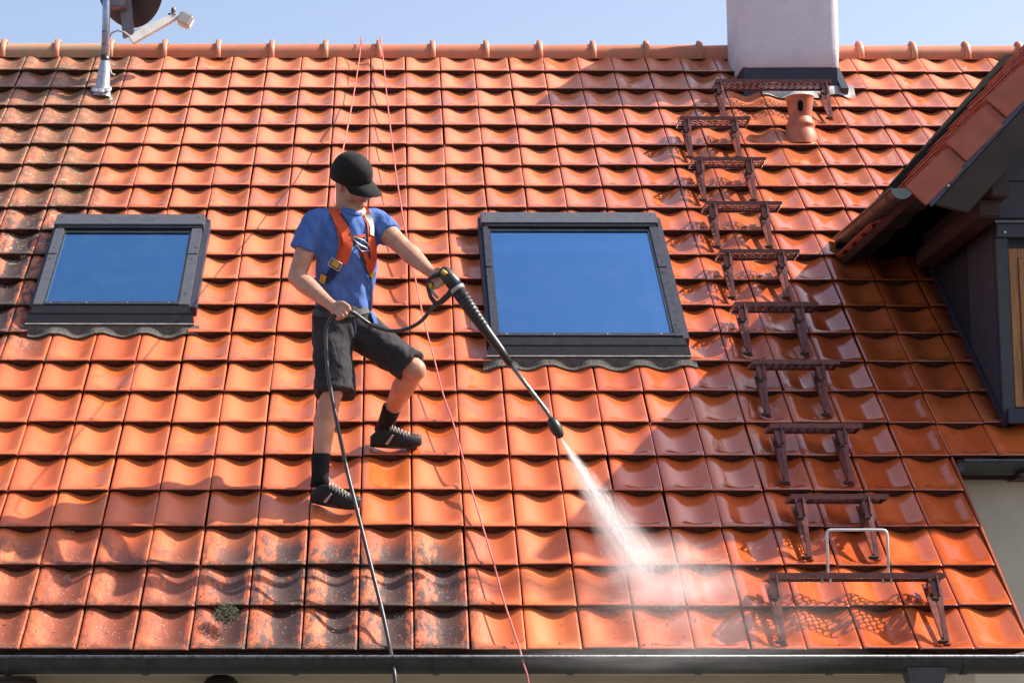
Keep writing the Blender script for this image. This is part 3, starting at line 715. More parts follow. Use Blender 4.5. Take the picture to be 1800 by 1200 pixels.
# ------------------------------------------------------------------ vent pipe
vb_ = Vector(onroof(1411, 240, 0)); vc = Vector((vb_.x, vb_.y + .06, vb_.z + .0))
vent = empty('vent_pipe', vb_, 'terracotta vent pipe with flared cup and dark oval slot below the chimney', 'vent pipe')
M_VENT = mat('terracotta', (.52, .15, .065), .5, var=.25, vscale=14, col2=(.34, .10, .06))
MB().lathe([(.115, -.05), (.112, -.02), (.104, .02), (.092, .05), (.088, .07), (.094, .078), (.092, .095), (.080, .12), (.07, .14)], vc, (0, 0, 1), 28).build('vent_base', M_VENT, vent, ang=50)
tz = at(1410, 172, vc.y).z
z1 = vc.z + .11
MB().lathe([(.070, z1 - vc.z), (.074, z1 - vc.z + .05), (.084, tz - vc.z - .03), (.090, tz - vc.z - .006), (.094, tz - vc.z), (.088, tz - vc.z + .001), (.070, tz - vc.z - .02), (.06, tz - vc.z - .06)], vc, (0, 0, 1), 28).build('vent_cup', M_VENT, vent, ang=50)
sc_ = at(1407, 186, vc.y - .09); hole = MB(); rings = []
for e, s_ in ((0, 1.0), (.012, .9)):
    rings.append([Vector((sc_.x + .018 * s_ * math.cos(q), vc.y - .0865 + e * .3, sc_.z + (.030 if math.sin(q) > 0 else -.030) * .35 + .027 * s_ * math.sin(q))) for q in [2 * math.pi * s / 18 for s in range(18)]])
hole.loft(rings); hole.build('vent_slot', M_UNDER, vent)

# ------------------------------------------------------------------ roof steps
def step(name_w, foot_l, foot_r, tr0, tr1, label, v0, hoop=False, proto=None):
    root = empty('roof_step', RF(foot_l, v0, 0), label, 'roof step', 'red steel steps climbing the roof')
    root.rotation_euler = (SL, 0, 0)
    return root
def step_meshes(wf, t0, t1):                               # wf : distance of the feet, t0..t1 : tread, all from the left foot
    A = (.285, .160); D = .170                             # front edge of the tread (v, n) and its depth
    ta = SL + R_(4); back = (A[0] + D * math.cos(ta), A[1] - D * math.sin(ta))
    e = Vector((0, math.cos(ta), -math.sin(ta))); up = Vector((0, math.sin(ta), math.cos(ta))); o = Vector((0, A[0], A[1]))
    tm = MB(); nx = max(6, round((t1 - t0) / .042)); ny = 4; cw, cdp = (t1 - t0) / nx, D / ny
    for i in range(nx):
        for j in range(ny):
            off = .5 if j % 2 else 0
            cx, cy = t0 + (i + .5) * cw, (j + .5) * cdp
            r = .40 * min(cw, cdp)
            sq, ho = [], []
            for k in range(8):
                q = math.pi / 4 * k + math.pi / 8
                c_, s_ = math.cos(q), math.sin(q); m_ = max(abs(c_), abs(s_))
                sq.append((cx + c_ / m_ * cw / 2, cy + s_ / m_ * cdp / 2)); ho.append((cx + r * c_, cy + r * s_ * .95))
            P = lambda p, h: o + Vector((p[0], 0, 0)) + e * p[1] + up * h
            vs = [P(p, 0) for p in sq] + [P(p, 0) for p in ho] + [P(p, -.0025) for p in sq] + [P(p, -.0045) for p in ho]
            fs = []
            for k in range(8):
                n_ = (k + 1) % 8
                fs += [(k, n_, 8 + n_, 8 + k), (16 + n_, 16 + k, 24 + k, 24 + n_), (8 + k, 8 + n_, 24 + n_, 24 + k)]
            tm.add(vs, fs)
    fl = MB()
    F = lambda a, b, c: o + Vector((a, 0, 0)) + e * b + up * c
    fl.box((t0, -.003, -.020), (t1, .0, .004), F); fl.box((t0, D, -.016), (t1, D + .003, .003), F)
    fl.box((t0 - .003, -.003, -.018), (t0, D, .003), F); fl.box((t1, -.003, -.018), (t1 + .003, D, .003), F)
    legs = []
    for x in (0, wf):
        lg = MB()
        pth = [(0.0, .012, .024, .006), (.07, .050, .020, .0055), (.14, .088, .024, .006), (.19, .105, .040, .008), (.235, .122, .046, .008), (.285, .138, .050, .008)]
        rings = []
        for i, (v, n, w_, t_) in enumerate(pth):
            xo = x - .002 * i
            d = Vector((0, .6, .8)); nr = Vector((0, -.8, .6)) * t_
            rings.append([Vector((xo - w_ / 2, v, n)) - nr, Vector((xo + w_ / 2, v, n)) - nr, Vector((xo + w_ / 2, v, n)) + nr, Vector((xo - w_ / 2, v, n)) + nr])
        lg.loft(rings)
        base = [(-.012, .004), (.40, .004), (.40, .018), (.02, .018)]
        side = [(.14, .018), (.40, .018), (back[0], back[1] - .004), (A[0] + .03, A[1] - .032), (.20, .085), (.27, .075), (.31, .05), (.27, .034), (.19, .034)]
        # base rail
        lg.box((x - .016, -.015, -.002), (x + .016, .42, .008))
        # side cheek plate with cut-outs (bars)
        def bar(p, q_, w2=.011):
            dv = Vector((0, q_[0] - p[0], q_[1] - p[1])).normalized(); nn = Vector((0, -dv.z, dv.y)) * w2
            a_, b_ = Vector((0, *p)), Vector((0, *q_))
            lg.hexa([Vector((x - .004, 0, 0)) + a_ - nn, Vector((x + .003, 0, 0)) + a_ - nn, Vector((x + .003, 0, 0)) + b_ - nn, Vector((x - .004, 0, 0)) + b_ - nn],
                    [Vector((x - .004, 0, 0)) + a_ + nn, Vector((x + .003, 0, 0)) + a_ + nn, Vector((x + .003, 0, 0)) + b_ + nn, Vector((x - .004, 0, 0)) + b_ + nn])
        bar((0, .008), (.19, .10), .010); bar((.19, .10), (A[0], A[1] - .02), .022); bar((A[0], A[1] - .018), back, .012)
        bar((back[0], back[1]), (.37, .008), .012); bar((.20, .09), (.36, .02), .014); bar((.26, .12), (.30, .05), .018)
        legs.append(lg)
    bolts = []
    for x in (0, wf):
        for v, n in ((.175, .105), (.215, .095), (.265, .13), (-.004, .012)):
            bolts.append(MB().lathe([(.010, -.012), (.010, .012), (.005, .013), (.005, .02)], (x - .020, v, n), (-1, 0, 0), 6))
    return tm, fl, legs, bolts
def make_step(v0, fl_, wf, t0, t1, label):
    root = step('', fl_, None, None, None, label, v0); root['_rot'] = 1
    tm, fl, legs, bolts = step_meshes(wf, t0, t1)
    a = tm.build('tread', M_STEP, root, recalc=False)
    b = fl.build('tread_frame', M_STEP, a)
    a['_rot'] = 1
    for l_ in legs: l_.build('leg', M_STEP, root, bevel=.0015)
    for b_ in bolts: b_.build('bolt', M_RUST, root)
    return root
# children of a rotated empty keep local coordinates
_ob = MB.build
def _b(s, name, m, parent=None, **k):
    if parent is not None:
        q = parent; rot = False
        while q is not None:
            if q.get('_rot'): rot = True
            q = q.parent
        if rot:
            k2 = dict(k); o = _ob(s, name, m, None, **k2); o.parent = parent; return o
    return _ob(s, name, m, parent, **k)
MB.build = _b
def copy_tree(o, parent=None):
    c = o.copy(); C.objects.link(c); c.parent = parent
    for ch in list(o.children): copy_tree(ch, c)
    return c
wheres = ['ninth red-brown roof step from the bottom, second from the top',
          'red-brown roof step level with the end of the dormer gutter, third from the top',
          'red-brown roof step beside the top right corner of the right skylight',
          'red-brown roof step beside the right skylight, fully sunlit, fifth from the top',
          'red-brown roof step beside the lower right side of the right skylight, half in shadow',
          'red-brown roof step level with the foot of the right skylight, in shadow',
          'red-brown roof step in the deep shade, third from the bottom',
          'small red-brown roof step second from the bottom, right above the wide one with the hoop']
proto = make_step(.03 + .6143 * 1, 3.480, .305, -.05, .395, wheres[7])
steps = [proto]
for k in range(2, 9):
    s_ = copy_tree(proto); s_.location = RF(3.480 + random.gauss(0, .003), .03 + .6143 * k, 0); s_['label'] = wheres[8 - k]; steps.append(s_)
wide = make_step(.03, 3.262, .70, -.03, .735, 'wide red-brown roof step at the eave carrying the pale grip hoop')
wtop = copy_tree(wide); wtop.location = RF(3.766, 5.555, 0); wtop['label'] = 'wide red-brown roof step directly below the chimney'
hb = RF(3.5, .345, .128)
hoop = empty('grip_hoop', Vector((3.495, hb.y, hb.z)), 'pale grey bent tube hoop clamped to the lowest roof step', 'grip hoop')
hw, hh_ = .268, .20; r_ = .02; x0 = 3.495
pth = [(x0 + .002, 0)] + [(x0 + .002, hh_ - r_)] + [(x0 + r_ - r_ * math.cos(R_(a)), hh_ - r_ + r_ * math.sin(R_(a))) for a in (30, 60, 90)] + \
      [(x0 + hw - r_ + r_ * math.sin(R_(a)), hh_ - r_ + r_ * math.cos(R_(a))) for a in (0, 30, 60, 90)] + [(x0 + hw, 0)]
MB().tube([(x, hb.y, hb.z + z) for x, z in pth], .0062, 8).build('hoop_tube', M_HOOP, hoop, smooth=True)
for x in (x0, x0 + hw):
    MB().box((x - .035, hb.y - .012, hb.z - .006), (x + .02, hb.y + .012, hb.z + .006)).tube([(x - .025, hb.y, hb.z - .035), (x - .025, hb.y, hb.z + .015)], .005, 6).tube([(x + .01, hb.y, hb.z - .035), (x + .01, hb.y, hb.z + .012)], .005, 6).build('hoop_clamp', M_GALV, hoop)

# ------------------------------------------------------------------ satellite dish
mb_ = at(178, 156, 4.70)
dish = empty('satellite_dish', mb_, 'satellite dish seen from behind on a steel mast left of the roof worker', 'satellite dish')
mt = at(185, 0, 4.70)
mx_ = at(185, 90, 4.7).x
MB().tube([(mx_, 4.70, mb_.z + .10), (mx_ + .002, 4.70, mt.z + .35)], .0265, 16).build('mast', M_MAST, dish, smooth=True)
MB().lathe([(.062, -.06), (.055, -.01), (.046, .03), (.042, .10), (.037, .15), (.031, .19)], (mx_ - .012, 4.70, mb_.z), (.06, 0, 1), 20).build('mast_boot', M_GALV, dish, ang=50)
MB().lathe([(.030, 0), (.031, .06)], (mx_, 4.70, mb_.z + .17), (0, 0, 1), 18).build('mast_tape', M_BLACKP, dish, smooth=True)
apm = MB()
for k_ in range(3):
    apm.ell(RF(mb_.x - .03 + .035 * k_, mb_.y * CS + mb_.z * SN - .03 - .012 * (k_ % 2), .008), .035, .05, .014, M3)
apm.build('lead_flange', M_GALV, dish, smooth=True)
for z in (.30, .39):
    MB().lathe([(.0275, 0), (.0285, .003), (.0275, .006)], (mx_, 4.70, mb_.z + z), (0, 0, 1), 16).build('cable_tie', M_BLACKP, dish)
le = MB()
lp_ = []
for s in range(9):
    a = 2 * math.pi * s / 9
dc_ = at(226, -30, 4.86); dn = Vector((.50, .80, .30)).normalized()
da = dn.cross(Vector((0, 0, 1))).normalized(); dbv = da.cross(dn)
rings = []
for rr, hh in ((.02, -.045), (.12, -.036), (.20, -.018), (.262, .002), (.272, .012), (.268, .014), (.20, -.004), (.12, -.022), (.02, -.034)):
    rings.append([dc_ + dn * hh + (da * math.cos(q) * 1.06 + dbv * math.sin(q) * 1.14) * rr for q in [2 * math.pi * s / 40 for s in range(40)]])
MB().loft(rings).build('reflector', M_DISH, dish, ang=60)
p0, p1 = at(216, -20, 4.80), at(226, 66, 4.79)
MB().hexa([p0 + Vector((-.035, 0, 0)), p0 + Vector((.05, 0, 0)), p0 + Vector((.05, .05, 0)), p0 + Vector((-.035, .05, 0))],
          [p1 + Vector((-.04, 0, 0)), p1 + Vector((.035, 0, .03)), p1 + Vector((.035, .05, .03)), p1 + Vector((-.04, .05, 0))]).build('bracket_arm', M_BRKT, dish, bevel=.004)
p2 = at(208, 8, 4.76)
MB().box((p2.x - .05, 4.71, p2.z - .03), (p2.x + .05, 4.80, p2.z + .12)).build('clamp_box', M_BRKT, dish, bevel=.006)
a0, a1 = at(228, 68, 4.79), at(312, 26, 4.90)
dvv = (a1 - a0).normalized(); up_ = Vector((0, 1, 0)).cross(dvv) * -1
up_ = Vector((-dvv.z, 0, dvv.x)).normalized()
MB().hexa([a0 - up_ * .042, a1 - up_ * .022, a1 + up_ * .022, a0 + up_ * .042], [p + Vector((0, .04, 0)) for p in (a0 - up_ * .042, a1 - up_ * .022, a1 + up_ * .022, a0 + up_ * .042)]).build('feed_arm', M_DARM, dish, bevel=.004)
lc = at(326, 36, 4.92)
lr = Matrix.Rotation(R_(28), 3, 'Y')
MB().box((-.05, -.05, -.045), (.05, .05, .045), lambda x, y, z: lc + lr @ Vector((x, y, z))).build('feed_head', M_DARM, dish, bevel=.014)
lc2 = at(305, 22, 4.91)
MB().ell(lc2 + Vector((0, 0, .012)), .018, .018, .026).box((lc2.x - .035, 4.89, lc2.z - .02), (lc2.x + .02, 4.93, lc2.z - .012)).build('feed_clamp', M_BRKT, dish, smooth=True)
cpts = [at(x, y, 4.72) for x, y in ((228, 64), (218, 57), (207, 54), (197, 58), (192, 66), (191, 80), (191, 100), (192, 118), (196, 130), (202, 132))]
MB().tube(cpts, .0065, 8).build('cable', mat('grey_cable', (.42, .40, .40), .6), dish, smooth=True)

# ------------------------------------------------------------------ wall lamp under the eave
wl = at(388, 1192, .30)
lamp = empty('wall_lamp', wl, 'dark round lamp under the eave below the gutter', 'wall lamp')
MB().lathe([(.02, .05), (.06, .035), (.085, .0), (.09, -.04), (.07, -.08)], wl + Vector((0, 0, -.03)), (0, 0, 1), 24).build('lamp_shade', M_BLACKP, lamp, smooth=True)
MB().box((wl.x - .02, wl.y + .03, wl.z - .02), (wl.x + .02, .461, wl.z + .02)).build('lamp_mount', M_BLACKP, lamp)

# ================================================================== ROOF WORKER
def remesh(mb, name, m, parent, voxel, smooth=6, disp=None):
    me = mb.mesh(name + '_src', Vector(parent.location)); o = bpy.data.objects.new(name + '_src', me); C.objects.link(o)
    bm = bmesh.new(); bm.from_mesh(me); bmesh.ops.recalc_face_normals(bm, faces=bm.faces); bm.to_mesh(me); bm.free()
    md = o.modifiers.new('r', 'REMESH'); md.mode = 'VOXEL'; md.voxel_size = voxel; md.adaptivity = 0
    dg_ = bpy.context.evaluated_depsgraph_get(); ev = o.evaluated_get(dg_)
    out = bpy.data.meshes.new_from_object(ev); bpy.data.objects.remove(o); bpy.data.meshes.remove(me)
    bm = bmesh.new(); bm.from_mesh(out)
    for _ in range(smooth): bmesh.ops.smooth_vert(bm, verts=bm.verts, factor=.5, use_axis_x=True, use_axis_y=True, use_axis_z=True)
    bm.normal_update()
    if disp:
        for v in bm.verts:
            v.co += v.normal * disp(v.co + Vector(parent.location), v.normal)
    bm.to_mesh(out); bm.free(); out.name = name; out.shade_smooth(); out.materials.clear(); out.materials.append(m)
    r = bpy.data.objects.new(name, out); C.objects.link(r); r.parent = parent
    return r
base = RF(1.45, 1.25, 0)
man = empty('person', base, 'roof worker in black cap, blue t-shirt, charcoal shorts and orange harness hosing the tiles', 'person')
J = dict(
    pel=at(604, 560, 1.00), wai=at(604, 520, .97), che=at(612, 440, .93), nkb=at(611, 378, .92), nkt=at(618, 352, .88),
    shR=at(553, 392, .85), elR=at(521, 487, .84), wrR=at(577, 532, .64),
    shL=at(663, 392, .99), elL=at(711, 437, .85), wrL=at(755, 477, .66),
    hiR=at(581, 572, .96), knR=at(583, 690, .86), anR=at(562, 838, .865),
    hiL=at(626, 576, 1.02), knL=at(729, 650, .90), anL=at(680, 737, 1.19))
A3 = lambda p: Vector(p)
# head frame
hF = Vector((.68, -.50, -.50)).normalized(); hX = hF.cross(Vector((0, 0, 1))).normalized(); hU = hX.cross(hF).normalized()
hX, hU = (hX * math.cos(R_(24)) - hU * math.sin(R_(24))), (hU * math.cos(R_(24)) + hX * math.sin(R_(24)))   # head leans towards his right
HR = Matrix((hX, hF, hU)).transposed()                     # local x: his right, y: forward, z: up
HC = at(621, 315, .87)
H = lambda x, y, z: HC + HR @ Vector((x, y, z))
b = MB()
b.ell(H(0, -.012, .022), .074, .094, .092, HR, 20, 14)     # skull
b.ell(H(0, .030, -.036), .062, .066, .086, HR, 18, 12)     # face
b.ell(H(0, .058, -.106), .036, .034, .026, HR)             # chin
b.ell(H(.048, .014, -.074), .018, .044, .032, HR); b.ell(H(-.048, .014, -.074), .018, .044, .032, HR)
b.cap_(H(0, .092, .000), H(0, .122, -.040), .009, .014); b.ell(H(.011, .108, -.044), .008, .011, .008, HR); b.ell(H(-.011, .108, -.044), .008, .010, .007, HR)
b.ell(H(.028, .072, .004), .022, .014, .007, HR); b.ell(H(-.028, .072, .004), .022, .014, .007, HR)   # brow
b.ell(H(.040, .070, -.022), .018, .018, .013, HR); b.ell(H(-.040, .070, -.022), .018, .018, .013, HR) # cheeks
b.ell(H(0, .094, -.066), .025, .013, .0055, HR); b.ell(H(0, .092, -.079), .021, .013, .006, HR)       # lips
for sx in (1, -1):
    b.ell(H(sx * .078, -.012, -.030), .009, .020, .032, HR); b.ell(H(sx * .084, -.020, -.026), .006, .011, .024, HR)
b.cap_(J['nkb'] + Vector((0, .02, -.02)), H(0, -.035, -.045), .060, .056)
b.cap_(J['nkb'] + Vector((0.0, -.01, -.02)), H(0, -.0, -.075), .048, .040)
# trunk under the clothes
b.cap_(J['nkb'] - Vector((0, 0, .07)), J['che'], .065, .085); b.cap_(J['che'], J['pel'], .085, .085)
b.cap_(J['shR'], J['nkb'], .052, .06); b.cap_(J['shL'], J['nkb'], .052, .06)
b.cap_(J['hiR'], J['pel'], .075, .09); b.cap_(J['hiL'], J['pel'], .075, .09)
def arm(sh, el, wr):
    b.cap_(sh, sh.lerp(el, .45), .055, .053); b.cap_(sh.lerp(el, .4), el, .051, .043)
    q = el.lerp(wr, .28); b.cap_(el, q, .042, .048); b.cap_(q, el.lerp(wr, .65), .048, .038); b.cap_(el.lerp(wr, .6), wr, .038, .028)
arm(J['shR'], J['elR'], J['wrR']); arm(J['shL'], J['elL'], J['wrL'])
def leg(hi, kn, an, back):
    b.cap_(hi, kn, .078, .056); b.ell(kn + (kn - (hi + an) / 2).normalized() * .012, .046, .046, .052)
    q = kn.lerp(an, .33) + back * .018; b.cap_(kn, q, .050, .056); b.cap_(q, kn.lerp(an, .66) + back * .008, .056, .042); b.cap_(kn.lerp(an, .62) + back * .006, an, .041, .034)
leg(J['hiR'], J['knR'], J['anR'], Vector((-.8, .6, 0))); leg(J['hiL'], J['knL'], J['anL'], Vector((-.7, .6, -.3)))

# right hand closed on the hose
def finger(pts, r0=.0094, r1=.0075):
    n_ = len(pts) - 1
    for i in range(n_): b.cap_(pts[i], pts[i + 1], r0 + (r1 - r0) * i / n_, r0 + (r1 - r0) * (i + 1) / n_, 10)
wr = J['wrR']; pc = at(594, 545, .60)
b.cap_(wr, wr.lerp(pc, .5), .026, .029)
b.cap_(at(585, 538, .622), at(597, 541, .60), .026, .022); b.cap_(at(588, 545, .60), at(600, 549, .585), .023, .019)
for k, (kx, ky, mx_2, my, tx, ty, d0) in enumerate(((603, 536, 613, 545, 609, 553, .575), (600, 542, 609, 552, 603, 558, .568), (596, 547, 603, 556, 597, 560, .565), (591, 550, 597, 558, 592, 561, .568))):
    finger([at(kx - 6, ky - 2, d0 + .02), at(kx, ky, d0), at(mx_2, my, d0 - .012), at(tx, ty, d0 + .012)], .0098 - .0005 * k, .0078)
finger([at(592, 533, .59), at(603, 532, .57), at(612, 538, .562), at(615, 544, .565)], .0108, .0088)
# left hand round the grip, index on the trigger
wl_ = J['wrL']
b.cap_(wl_, at(763, 482, .625), .026, .027); b.cap_(at(760, 479, .64), at(771, 484, .60), .025, .020); b.cap_(at(760, 486, .63), at(770, 491, .60), .022, .018)
for k, pts in enumerate((((768, 480, .60), (777, 480, .575), (784, 485, .560), (782, 491, .560)), ((769, 486, .595), (776, 489, .570), (778, 496, .565), (774, 500, .575)),
                         ((766, 491, .595), (771, 497, .572), (772, 504, .568), (768, 506, .580)), ((762, 493, .600), (765, 500, .580), (765, 506, .575), (761, 507, .588)))):
    finger([at(*p) for p in pts], .0096 - .0005 * k, .0076)
finger([at(762, 476, .63), at(771, 473, .60), at(779, 474, .585), at(784, 477, .58)], .0105, .0085)
body = remesh(b, 'body', M_SKIN, man, .0042, 3)
# eyes (closed lids / gaze down are under the brim)
# hair edge under the cap
MB().ell(H(0, -.030, -.004), .0775, .084, .050, HR, 20, 10).build('hair', mat('short_hair', (.10, .07, .05), .9), man, smooth=True)
# cap
cp = MB(); rings = []
for t in range(11):
    th = R_(90 * t / 10)
    rr = math.cos(th); rings.append([H(.092 * rr * math.cos(q), -.016 + .113 * rr * math.sin(q) * (1.0), .022 + .108 * math.sin(th) ** .92 + (0.012 * math.sin(q) if t < 6 else 0) * (1 - t / 6)) for q in [2 * math.pi * s / 32 for s in range(32)]])
low = [H(.093 * math.cos(q), -.016 + .115 * math.sin(q), -.006 + .008 * math.sin(q)) for q in [2 * math.pi * s / 32 for s in range(32)]]
cp.loft([low] + rings, True); cap = cp.build('cap', M_CAP, man, smooth=True)
br = MB(); top = []; bot = []; rws = []
for i in range(7):
    f_ = i / 6; row = []
    for s in range(17):
        q = R_(18 + 144 * s / 16); cx = math.cos(q)
        x = .088 * cx * (1 - .08 * f_ ** 2); y = -.016 + .110 * math.sin(q) + f_ * .092 * math.sin(q) ** .55
        row.append((x, y, .014 - .026 * f_ - .020 * (cx ** 2) * (.3 + .7 * f_)))
    rws.append(row)
br.loft([[H(*p) for p in r] for r in rws], False, False); br.loft([[H(p[0], p[1], p[2] - .003) for p in r] for r in rws], False, False)
br.loft([[H(*p) for p in rws[-1]], [H(p[0], p[1], p[2] - .003) for p in rws[-1]]], False, False)
br.build('cap_brim', M_CAP, cap, smooth=True)
MB().ell(H(0, -.016, .122), .008, .008, .004, HR, 10, 6).build('cap_button', M_CAP, cap, smooth=True)
for q in (20, 70, 110, 160, 200, 340):
    th = R_(58); p = H(.087 * math.cos(th) * math.cos(R_(q)), -.016 + .107 * math.cos(th) * math.sin(R_(q)), .024 + .101 * math.sin(th))
    MB().ell(p, .003, .003, .003, None, 8, 6).build('eyelet', M_UNDER, cap)

# shirt
fdir = Vector((.52, -.85, 0)).normalized(); rdir = Vector((-fdir.y * -1, fdir.x * -1, 0)); rdir = Vector((fdir.y, -fdir.x, 0))   # rdir: his right
s_ = MB()
def oval(c, rx, ry, tilt=Vector((0, 0, 1)), n_=22, tw=0.0):
    f_ = fdir; r2 = rdir
    return [c + r2 * math.cos(q) * rx + (f_ if math.sin(q) > 0 else f_) * math.sin(q) * ry for q in [2 * math.pi * k / n_ for k in range(n_)]]
def tor(px, py, Y, rx, ry, dz=0): return oval(at(px, py, Y), rx, ry)
s_.loft([tor(603, 552, 1.0, .146, .105), tor(603, 535, .99, .152, .112), tor(604, 512, .98, .150, .114), tor(605, 490, .97, .152, .118), tor(607, 465, .955, .158, .122), tor(608, 440, .945, .166, .122),
         tor(609, 418, .935, .172, .116), tor(610, 400, .93, .168, .104), tor(610, 388, .925, .14, .088), tor(610, 378, .92, .092, .070), tor(611, 371, .915, .070, .062)])
def sleeve(sh, el, f1, r0, r1):
    s_.cap_(sh.lerp(J['nkb'], .35), sh, .062, .066)
    ax = (el - sh).normalized(); a = ax.orthogonal().normalized(); w_ = ax.cross(a)
    s_.loft([[sh + ax * t + (a * math.cos(q) + w_ * math.sin(q)) * r for q in [2 * math.pi * k / 16 for k in range(16)]] for t, r in ((-.03, r0 * .8), (0, r0), (.06, r0 * 1.02), (f1 * .7, (r0 + r1) / 2), (f1, r1))])
sleeve(J['shR'], J['elR'] + Vector((-.02, 0, 0)), .150, .067, .070); sleeve(J['shL'], J['elL'], .120, .064, .066)
def fold(co, nr):
    p = co - J['pel']; d = max(0, min(1, 1 - (p.z + .0) / .40))
    a = noise.noise(Vector((co.x * 11 + co.y * 6 + p.z * 6, co.z * 3.5, 4.0))) * .020 * (.4 + .6 * d)
    a += -abs(noise.noise(Vector((co.x * 8 - p.z * 9, co.y * 8, co.z * 5 + 3)))) * .012 * d + noise.noise(Vector((co.x * 26 + p.z * 14, co.y * 22, co.z * 9))) * .007
    return a
shirt = remesh(s_, 'shirt', M_SHIRT, man, .0075, 5, fold)
# collar
cl = MB(); rings = []
cc = at(611, 373, .905)
for e, z in ((.060, -.004), (.0665, -.002), (.068, .010), (.061, .012)):
    rings.append([cc + rdir * math.cos(q) * e * 1.05 + fdir * math.sin(q) * e * 1.12 + Vector((0, 0, z - .030 * max(0, math.sin(q)) ** 2 + .018 * max(0, -math.sin(q)))) for q in [2 * math.pi * k / 24 for k in range(24)]])
cl.loft(rings + [rings[0]], False); cl.build('collar', M_SHIRT, man, smooth=True)

# shorts
h_ = MB()
h_.loft([tor(603, 540, .99, .140, .104), tor(603, 552, .99, .150, .112), tor(602, 575, 1.0, .160, .120), tor(603, 600, 1.0, .150, .118)])
def pants(hi, kn, ext, rs, cut):
    ax = (kn - hi).normalized(); a = ax.orthogonal().normalized(); w_ = ax.cross(a); Ln = (kn - hi).length + ext
    h_.loft([[hi + ax * (Ln * t) + (a * math.cos(q) + w_ * math.sin(q)) * r for q in [2 * math.pi * k / 18 for k in range(18)]] for t, r in zip((-.12, .05, .3, .6, .85, 1.0), rs)])
pants(at(583, 572, .965), at(590, 690, .87), .015, (.08, .098, .100, .098, .100, .102), 0)
pants(at(624, 574, 1.02), at(716, 640, .915), .025, (.08, .100, .096, .088, .084, .086), 0)
def fold2(co, nr):
    a = noise.noise(Vector((co.x * 9 + co.z * 12, co.y * 9, co.z * 8 - co.x * 9))) * .012
    return a + noise.noise(co * 31) * .005
shorts = remesh(h_, 'shorts', M_SHORTS, man, .0085, 4, fold2)
bvh_cache = {}
def bvh(o):
    if o.name not in bvh_cache:
        bvh_cache[o.name] = BVHTree.FromPolygons([v.co + Vector(man.location) for v in o.data.vertices], [tuple(p.vertices) for p in o.data.polygons])
    return bvh_cache[o.name]
def onbody(px, py, objs, off):                             # first cloth surface met along a sight line
    best = None
    for o in objs:
        hit = bvh(o).ray_cast(CAM, ray(px, py))
        if hit[0] is not None and (best is None or hit[3] < best[1]): best = (hit[0] + hit[1] * off, hit[3], hit[1])
    return best
def ribbon(pxs, w, name, m, objs=None, off=.006, th=.003, parent=None, sub=5):
    objs = objs or (shirt,)
    P_ = []
    for i in range(len(pxs) - 1):
        for k in range(sub):
            t = k / sub; P_.append((pxs[i][0] * (1 - t) + pxs[i + 1][0] * t, pxs[i][1] * (1 - t) + pxs[i + 1][1] * t))
    P_.append(pxs[-1]); pts = []; nrm = []
    for p in P_:
        h = onbody(*p, objs, off)
        if h: pts.append(h[0]); nrm.append(h[2])
    if len(pts) < 3: return None
    for _ in range(3):
        pts = [pts[0]] + [(pts[i - 1] + pts[i] * 2 + pts[i + 1]) / 4 for i in range(1, len(pts) - 1)] + [pts[-1]]
        nrm = [nrm[0]] + [((nrm[i - 1] + nrm[i] * 2 + nrm[i + 1]) / 4).normalized() for i in range(1, len(nrm) - 1)] + [nrm[-1]]
    rings = []
    for i, p in enumerate(pts):
        t = (pts[min(i + 1, len(pts) - 1)] - pts[max(i - 1, 0)]).normalized(); s = t.cross(nrm[i]).normalized() * w / 2; n_ = nrm[i] * th
        rings.append([p - s, p + s, p + s + n_, p - s + n_])
    return MB().loft(rings).build(name, m, parent or harness, bevel=0)
harness = empty('harness', man.location, None, None); harness.parent = man; harness.location = (0, 0, 0); harness.matrix_parent_inverse = Matrix.Identity(4)
class _H: pass
def hb_(mb, name, m, **k):                                 # harness pieces share the person's frame
    o = mb.build(name, m, None, **k); o.data.transform(Matrix.Translation(-Vector(man.location))); o.parent = harness; return o
_rib = ribbon
def ribbon(pxs, w, name, m, objs=None, off=.006, th=.003, sub=5):
    class Cap(MB): pass
    o = _rib(pxs, w, name, m, objs, off, th, parent=None or man, sub=sub)
    if o: o.parent = harness
    return o
ribbon([(581, 356), (588, 372), (597, 392), (603, 412), (606, 430), (603, 448), (597, 462)], .055, 'strap', M_STRAP, th=.006)
ribbon([(598, 395), (606, 412), (610, 430), (606, 447), (599, 463)], .050, 'strap_fold', M_STRAP, off=.013, th=.005)
ribbon([(591, 470), (583, 482), (574, 496)], .040, 'lower_strap', M_NAVY, th=.004)
ribbon([(637, 362), (644, 380), (648, 400), (651, 425), (655, 450), (650, 472)], .046, 'strap', M_STRAP, th=.006)
ribbon([(632, 440), (642, 455), (650, 478)], .030, 'strap_fold', M_STRAP, off=.012, th=.004)
ribbon([(646, 379), (649, 396), (650, 415)], .034, 'sewn_label', M_LABEL, off=.014, th=.003)
ribbon([(613, 415), (625, 417), (640, 414)], .014, 'chest_strap', M_STRAP, off=.010)
ribbon([(648, 478), (650, 500), (651, 525), (650, 545)], .018, 'side_strap', M_NAVY, th=.003)
ribbon([(600, 378), (612, 398), (618, 418)], .008, 'strap_edge', M_NAVY, off=.012)
